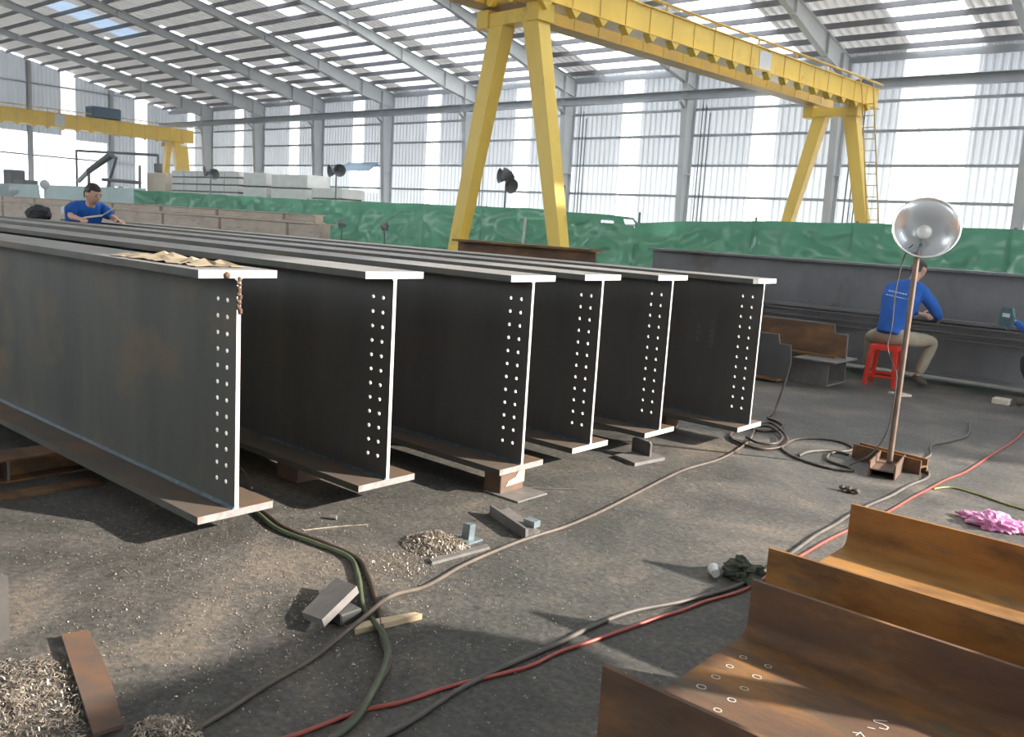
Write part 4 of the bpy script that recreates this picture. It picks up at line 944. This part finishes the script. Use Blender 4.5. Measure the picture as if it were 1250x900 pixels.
# rusty dusty beams stacked far left, and a low rust coloured one behind the row
for k, (z0, z1, y0, y1, x1, lb) in enumerate(((0, .38, 11.8, 12.3, -16.1, 'bottom beam of the pale rusty stack behind the girders'), (.38, .76, 11.8, 12.3, -16.2, 'second beam up in the pale rusty stack behind the girders'),
                                              (.76, 1.33, 11.8, 12.3, -16.05, 'broad third beam of the pale rusty stack, clearly seen behind the girders'), (1.33, 1.52, 11.9, 12.25, -16.35, 'top beam of the pale rusty stack before the green tarpaulin'))):
    t = thing('stacked_beam', (-28, (y0+y1)/2, z0), lb, 'steel beam', 'pale rusty beam stack')
    m_ = MB(); m_.prism([(y0, z0), (y1, z0), (y1, z0+.02), ((y0+y1)/2+.1, z0+.03), ((y0+y1)/2+.1, z1-.03), (y1, z1-.02), (y1, z1), (y0, z1), (y0, z1-.02), (y0+.07, z1-.035), (y0+.07, z0+.035), (y0, z0+.02)], (-46, 0, 0), (46+x1, 0, 0), (0, 1, 0), (0, 0, 1)); m_.build('section', 'rustpale', t)
    m_ = MB()
    for j in range(7): xx = x1-1.2-j*2.9; m_.box((xx, y0+.002, z0+.02), (xx+.02, y0+.08, z1-.02))
    m_.build('stiffener', 'rustpale', t)
    z_ = MB()
igird('rusty_girder', -9.0, -6.55, 9.1, .06, 1.29, .28, 'rustdark', 'rust brown girder behind the row, its end showing below the crane\'s near right leg')
q = MB(); hbeam(q, (-7.2, 8.8, 0), (-7.2, 9.4, 0), .06, .1, .008, .008, .006); tag(q.build('bearer', 'rustdark'), 'low bearer under the rust brown girder behind the row', 'steel support')

# ------------------------------------------------------------------ green tarpaulin fence
YF = 16.3
posts = [-34.0, -31.2, -28.4, -25.6, -22.9, -20.2, -17.5, -15.35, -12.9, -10.75, -8.0, -6.0, -3.4, -.8]
def ztop(x):
    K = [(-40, 2.07), (-33.5, 2.05), (-24, 1.97), (-14, 1.985), (-12.2, 1.93), (-10.76, 1.886), (-10.74, 1.77), (-8.5, 1.90), (-6, 1.965), (10, 1.95)]
    for (a, p), (b, q_) in zip(K, K[1:]):
        if a <= x <= b: return p+(q_-p)*(x-a)/(b-a) + .008*math.sin(x*3.1)
for k in range(len(posts)-1):
    x0, x1 = posts[k], posts[k+1]; m_ = MB(); nx = int((x1-x0)/.06); nzz = 30
    for i in range(nx+1):
        for j in range(nzz+1):
            x = x0+(x1-x0)*i/nx; z = .02+(ztop(x)-.02)*j/nzz
            u_ = i/nx
            f = .14*noise.noise((x*.8+k*7, z*1.0, 2))+.30*abs(noise.noise((x*1.2+z*1.9, z*1.1-x*.6, k)))+.22*abs(noise.noise((x*1.4-z*2.6, z*1.7+x*.6, k+9)))+.07*abs(noise.noise((x*4+z*3, z*4-x*2, k)))
            m_.v.append(Vector((x, YF+f*math.sin(math.pi*u_)**.35*min(1, (nzz-j)/3+.25), z)))
    for i in range(nx):
        for j in range(nzz):
            a = i*(nzz+1)+j; x = m_.v[a].x; z = m_.v[a].z
            if k == 8 and ((-11.75 < x < -11.48 and 1.70 < z < 1.78) or (-11.1 < x < -10.8 and 1.68 < z < 1.80)): continue      # torn holes
            m_.f.append([a, a+nzz+1, a+nzz+2, a+1]); m_.m.append(0); m_.sm.append(True)
    where = ['at its far left end', 'second from its far left end', 'third from its far left end', 'fourth from its far left end', 'left of the twin floodlight pole', 'right of the twin floodlight pole', 'left of the crane\'s near left leg', 'between the crane\'s near legs',
             'with two torn holes', 'first right of the step', 'middle of the right run', 'left of the floodlight dish', 'right of the floodlight dish'][k]
    o = m_.build('tarpaulin', 'tarp'); tag(o, 'crinkled green tarpaulin panel of the fence, ' + where, 'tarpaulin', 'green tarpaulin panels')
for k, x in enumerate(posts):
    if k in (4,): h = 2.05
    m_ = MB(); m_.tube([(x, YF+.16, 0), (x, YF+.16, 2.0 if x != -12.9 else 2.55)], .025, 8)
    tag(m_.build('fence_post', 'purlin'), 'thin post of the tarpaulin fence, ' + ['leftmost of all', 'second from the left end', 'third from the left end', 'fourth from the left end', 'by the twin floodlight pole', 'sixth from the left end', 'left of the crane\'s near left leg', 'between the crane\'s near legs', 'tall, right of the crane\'s near legs', 'at the step in the fence top', 'first right of the step', 'second right of the step', 'behind the lamp dish', 'rightmost of all'][k], 'post', 'tarpaulin fence posts')
# far left tarps, overexposure put into their pale colour
for k, (x0, x1, lb) in enumerate(((-44.5, -39.4, 'pale blue tarpaulin screen left of the young worker\'s head'), (-39.1, -34.3, 'pale blue tarpaulin screen behind the young worker\'s head'), (-51, -44.9, 'glare-paled tarpaulin screen at the left edge of the photo'))):
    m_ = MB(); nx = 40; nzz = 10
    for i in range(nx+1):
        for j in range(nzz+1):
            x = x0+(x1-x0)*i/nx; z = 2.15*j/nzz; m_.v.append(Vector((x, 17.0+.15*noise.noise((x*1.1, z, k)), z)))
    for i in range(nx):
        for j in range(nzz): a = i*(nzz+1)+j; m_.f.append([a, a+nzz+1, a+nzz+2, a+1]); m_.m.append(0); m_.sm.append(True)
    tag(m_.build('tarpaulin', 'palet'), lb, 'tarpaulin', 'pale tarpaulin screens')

# ------------------------------------------------------------------ small twin floodlights on poles
def poleflood(x, h, lb, heads, y=16.75):
    t = thing('pole_floodlight', (x, y, 0), lb, 'floodlight', 'floodlights on thin poles')
    m_ = MB(); m_.tube([(x, y, 0), (x, y, h)], .022, 8); m_.build('pole', 'purlin', t)
    m_ = MB(); m_.tube([(x-.18, y, h), (x+.18, y, h)], .015, 6); m_.tube([(x-.25, y, .02), (x+.25, y, .02)], .02, 6); m_.build('crossbar', 'purlin', t)
    for dx, dz, d in heads:
        c_ = Vector((x+dx, y-.05, h+dz)); a = Vector(d).normalized(); u_ = a.cross(Vector((0, 0, 1))).normalized(); v_ = u_.cross(a); m_ = MB()
        lathe(m_, [(.03, -.20), (.06, -.18), (.14, -.06), (.18, .03), (.19, .04), (.17, .03), (.12, -.06), (.04, -.15), (0, -.15)], c_, a, u_, v_, 20); m_.build('lamp_head', 'mach', t)
poleflood(-21.9, 2.88, 'pole with two dish lamps before the bright square opening', ((-.22, -.02, (-.3, -1, -.1)), (.22, .0, (.9, -.6, -.1))))
poleflood(-15.0, 2.75, 'pole with two dish lamps between the near legs of the big crane', ((-.14, .02, (-.5, -1, 0)), (.22, -.22, (.9, -.3, -.2)), (.1, .06, (.2, .5, .6))))
poleflood(-29.1, 2.80, 'pole with two dish lamps above the stacked blocks', ((-.25, .02, (-.3, -1, -.1)), (.3, -.08, (.9, -.3, .1))))

# ------------------------------------------------------------------ big yellow gantry crane
def gantry(X0, Yn, Yf, zc, zb, zt, lb, near=True):
    # zc underside of the cross beams, zb..zt the girders
    t = thing('gantry_crane', (X0, (Yn+Yf)/2, 0), lb, 'gantry crane')
    ya, yb_ = Yn-.9, Yf+1.1
    zb0, zt0 = zb, zt
    for nm, xx, w_ in (('main_girder', X0+.55, .40), ('rear_girder', X0-.83, .34)):
        m_ = MB(); x1 = xx+w_/2; zb, zt = (zb0, zt0) if nm == 'main_girder' else (zb0+.06, zt0-.14)
        m_.box((xx-w_/2+.04, ya, zb), (x1-.04, yb_, zt)); m_.box((xx-w_/2-.05, ya, zb-.02), (x1+.08, yb_, zb)); m_.box((xx-w_/2, ya, zt), (x1, yb_, zt+.02))
        g = m_.build(nm, 'yel' if nm == 'main_girder' else 'yeld', t)
        n = int((yb_-ya)/.80)
        for k in range(1, n):
            yy = ya+(yb_-ya)*k/n; r_ = MB(); r_.box((x1-.042, yy-.007, zb), (x1-.028, yy+.007, zt)); r_.build('web_seam', 'yeld', g)
            if nm == 'main_girder':
                r_ = MB(); r_.prism([(yy-.15, zb-.022), (yy+.15, zb-.022), (yy, zb-.17)], (x1-.10, 0, 0), (.17, 0, 0), (0, 1, 0), (0, 0, 1)); r_.build('gusset', 'yel', g)
    xr = X0+.62; zb, zt = zb0, zt0
    m_ = MB()
    m_.tube([(xr, ya, zt+.22), (xr, yb_+.4, zt+.22)], .03, 6)
    for k in range(8): yy = Yn+(Yf-Yn)*k/7; m_.box((xr-.02, yy-.015, zt), (xr+.02, yy+.015, zt+.21))
    m_.build('power_rail', 'yeld', t)
    m_ = MB(); m_.box((X0+.718, (Yn+Yf)/2+.9, zb+.06), (X0+.724, (Yn+Yf)/2+1.45, zt-.05)); m_.build('sign_plate', 'whitep', t, label='small pale rating plate on the girder')
    for Y, far in ((Yn, 0), (Yf, 1)):
        m_ = MB(); m_.box((X0-.95, Y-.18, zc), (X0+.72, Y+.18, zc+.25)); m_.build('cross_beam', 'yel', t)
        for xx in (X0-.83, X0+.55):
            m_ = MB(); m_.bbox((xx-.16, Y-.22, zc-.02), (xx+.18, Y+.22, zb-.02), .01); m_.build('saddle', 'yel', t)
        for sx in (-1, 1):
            xt = X0+sx*.47; xbm = X0+sx*1.62; w0, w1 = .20, .15; V = []
            for (xx, zz, w_) in ((xt, zc+.01, w0), (xbm, .42, w1)):
                V += [(xx-w_, Y-w_*.8, zz), (xx+w_, Y-w_*.8, zz), (xx+w_, Y+w_*.8, zz), (xx-w_, Y+w_*.8, zz)]
            m_ = MB(); m_.add(V, [(0, 1, 2, 3), (7, 6, 5, 4)]+[(i, i+4, (i+1) % 4+4, (i+1) % 4) for i in range(4)])
            m_.build('leg', 'yel', t)
        m_ = MB(); m_.box((X0-2.0, Y-.18, .16), (X0+2.0, Y+.18, .44)); m_.build('end_carriage', 'yel', t)
        for sx in (-1, 1):
            m_ = MB(); m_.tube([(X0+sx*1.7, Y-.06, .17), (X0+sx*1.7, Y+.06, .17)], .165, 20); m_.build('wheel', 'mach', t)
    if near:
        m_ = MB(); m_.bbox((X0-.75, Yn-.28, zb+.02), (X0+.30, Yn+.35, zb+.30), .03); m_.build('end_platform', 'yeld', t)
        for xx in (X0-.45, X0+.15): m_ = MB(); m_.tube([(xx, Yn-.27, zb+.08), (xx, Yn-.38, zb+.08)], .10, 18); m_.build('drive_motor', 'yel', t)
        m_ = MB(); Y = Yf-.2
        for dx_ in (0, .34): m_.tube([(X0+.75+dx_, Y, zc+.9), (X0+1.72+dx_, Y, .45)], .018, 6)
        for k in range(16):
            z = .7+k*.33; f_ = (zc+.9-z)/(zc+.45); xx = X0+.75+.97*f_; m_.tube([(xx, Y, z), (xx+.34, Y, z)], .014, 6)
        m_.build('ladder', 'yeld', t)
    return t
cr = gantry(-11.22, 13.2, 26.6, 5.36, 5.70, 6.24, 'big yellow gantry crane spanning from the middle of the photo to the back wall')
cr.rotation_euler.z = R(-4.5)
cr2 = gantry(-54.4, 12.0, 28.6, 5.30, 5.60, 6.35, 'far yellow gantry crane at the left, before the gable wall', near=False)
m_ = MB(); m_.bbox((-54.6, 23.3, 6.40), (-53.6, 25.0, 7.05), .05); m_.build('hoist_box', 'bluebox', cr2, label='blue grey hoist box on top of the girder')
m_ = MB(); m_.prism([(27.95, 2.4), (28.3, 5.3), (28.9, 5.3), (29.2, 2.4)], (-53.0, 0, 0), (.04, 0, 0), (0, 1, 0), (0, 0, 1)); m_.build('side_plate', 'yel', cr2)

# ------------------------------------------------------------------ far left clutter
t = thing('pipe_frame', (-43, 19.8, 0), 'dark rectangular pipe frame standing behind the young worker', 'frame')
m_ = MB(); m_.tube([(-48.0, 20, 4.07), (-39.3, 20, 3.78)], .07, 6); m_.build('top_rail', 'mach', t)
for x, z in ((-48.0, 4.07), (-39.3, 3.78)): m_ = MB(); m_.tube([(x, 20, 0), (x, 20, z)], .06, 6); m_.build('leg', 'mach', t)
m_ = MB(); m_.box((-39.5, 19.9, 3.0), (-39.1, 20.1, 3.4)); m_.box((-39.5, 19.9, 2.3), (-39.1, 20.1, 2.6)); m_.build('clamp', 'mach', t)
t = thing('boom_machine', (-45.5, 19.5, 0), 'dark slanting machine boom rising above the young worker\'s head', 'machine')
m_ = MB(); V = [(-45.9, 19.5, 2.7), (-43.3, 19.5, 3.65)]; m_.tube([(-46.6, 19.5, 2.5), (-45.3, 19.5, 3.05)], .12, 6); m_.build('boom', 'galv', t)
m_ = MB(); m_.tube([(-45.4, 19.5, 3.0), (-43.1, 19.5, 3.72), (-42.7, 19.5, 3.68)], [.14, .17, .10], 8); m_.build('head', 'mach', t)
m_ = MB(); m_.tube([(-45.4, 19.5, 0), (-45.4, 19.5, 3.0)], .08, 8); m_.build('mast', 'mach', t)
t = thing('tripod_machine', (-42.0, 18.8, 0), 'dark tripod like machine with a crossbar right of the young worker', 'machine')
m_ = MB(); m_.tube([(-42.9, 18.6, 0), (-40.4, 18.6, 3.55)], .07, 6); m_.build('leg', 'mach', t)
m_ = MB(); m_.tube([(-40.9, 18.6, 0), (-41.2, 18.6, 2.6)], .07, 6); m_.build('leg', 'mach', t)
m_ = MB(); m_.tube([(-41.8, 18.6, 2.55), (-38.2, 18.6, 2.45)], .09, 6); m_.build('crossbar', 'mach', t)
m_ = MB(); m_.tube([(-38.2, 18.6, 0), (-38.2, 18.6, 3.2)], .06, 6); m_.build('post', 'mach', t)
m_ = MB(); bm = bmesh.new(); bmesh.ops.create_uvsphere(bm, u_segments=14, v_segments=10, radius=.28); m_.bm(bm, 0, True, Matrix.Translation((-40.0, 18.6, 1.85)) @ Matrix.Scale(1.5, 4, (0, 0, 1))); m_.build('motor', 'mach', t)
for k, (x, z, w_, h, lb) in enumerate(((-50.75, 2.15, .55, .75, 'small dark box machine standing on the pale screen at the left edge'), (-49.25, 2.1, .7, .3, 'low dark box beside the small dark box machine'))):
    m_ = MB(); m_.bbox((x-w_, 17.6, 0), (x+w_, 18.3, z+h), .04); tag(m_.build('machine_box', 'mach'), lb, 'machine')
for k, (x, z, lb) in enumerate(((-43.3, 2.35, 'left dark round valve wheel in the glare behind the stack'), (-47.2, 2.0, 'dark clamp lying in the glare near the left edge'))):
    m_ = MB(); m_.tube([(x, 16.6, 0), (x, 16.6, z-.25)], .05, 6); bm = bmesh.new(); bmesh.ops.create_uvsphere(bm, u_segments=12, v_segments=8, radius=.22); m_.bm(bm, 0, True, Matrix.Translation((x, 16.6, z-.2)))
    tag(m_.build('valve_wheel', 'galv'), lb, 'valve')
# pale block stacks and a board crate behind the fence
def blockstack(x0, x1, z0, z1, lb, m='pallet', rows=3, cols=4, y=19.6):
    t = thing('block_stack', ((x0+x1)/2, y, 0), lb, 'stack of blocks')
    m_ = MB(); n = 0
    for r_ in range(rows):
        for c_ in range(cols):
            a = x0+(x1-x0)*c_/cols; b = x0+(x1-x0)*(c_+1)/cols; q0 = z0+(z1-z0)*r_/rows; q1 = z0+(z1-z0)*(r_+1)/rows
            m_.bbox((a+.03, y-.5, q0+.03), (b-.03, y+.5, q1-.03), .01)
    m_.build('blocks', m, t)
    m_ = MB(); m_.box((x0, y-.45, 0), (x1-.06, y+.45, z0)); m_.box((x0+.06, y-.47, z0), (x1-.08, y+.42, z1-.05)); m_.build('pallet', 'mach', t)
blockstack(-36.4, -31.1, 1.9, 3.05, 'dark banded stack of pale blocks in four courses behind the tarpaulin', rows=4, cols=5)
blockstack(-30.8, -29.2, 1.9, 3.0, 'bright white block stack left of the tall column', rows=2, cols=1)
blockstack(-28.9, -26.6, 1.9, 2.95, 'bright white block stack right of the dark gap', rows=2, cols=1)
blockstack(-26.4, -24.6, 1.7, 2.5, 'lower bright white block stack farther right', rows=2, cols=1)
blockstack(-38.6, -36.9, 1.7, 2.95, 'cream board crate standing below the far crane leg', 'crate', 1, 1)
# ladle hook thing and sticks at the tarpaulin foot
for k, (x, lb) in enumerate(((-20.6, 'small dark tool hanging at the foot of the tarpaulin'), (-18.7, 'small grey sack at the foot of the tarpaulin'))):
    m_ = crumple(x, 16.0, .12, .08, .22, 30+k, .5, 2); o = m_.build('hanging_tool' if k == 0 else 'sack', 'mach'); o.location.z += 1.20; 
    tag(o, lb, 'tool' if k == 0 else 'sack')
    m2 = MB(); m2.tube([(x, 16.0, 0), (x, 16.0, 1.3)], .02, 6); tag(m2.build('stick', 'mach'), lb.replace('small', 'thin stick below the small'), 'stick')
m_ = MB(); m_.tube([(-13.65, 15.9, 0), (-13.55, 15.9, 1.75)], .03, 6); tag(m_.build('stick', 'galv'), 'pale stick leaning at the tarpaulin between the crane legs', 'stick')
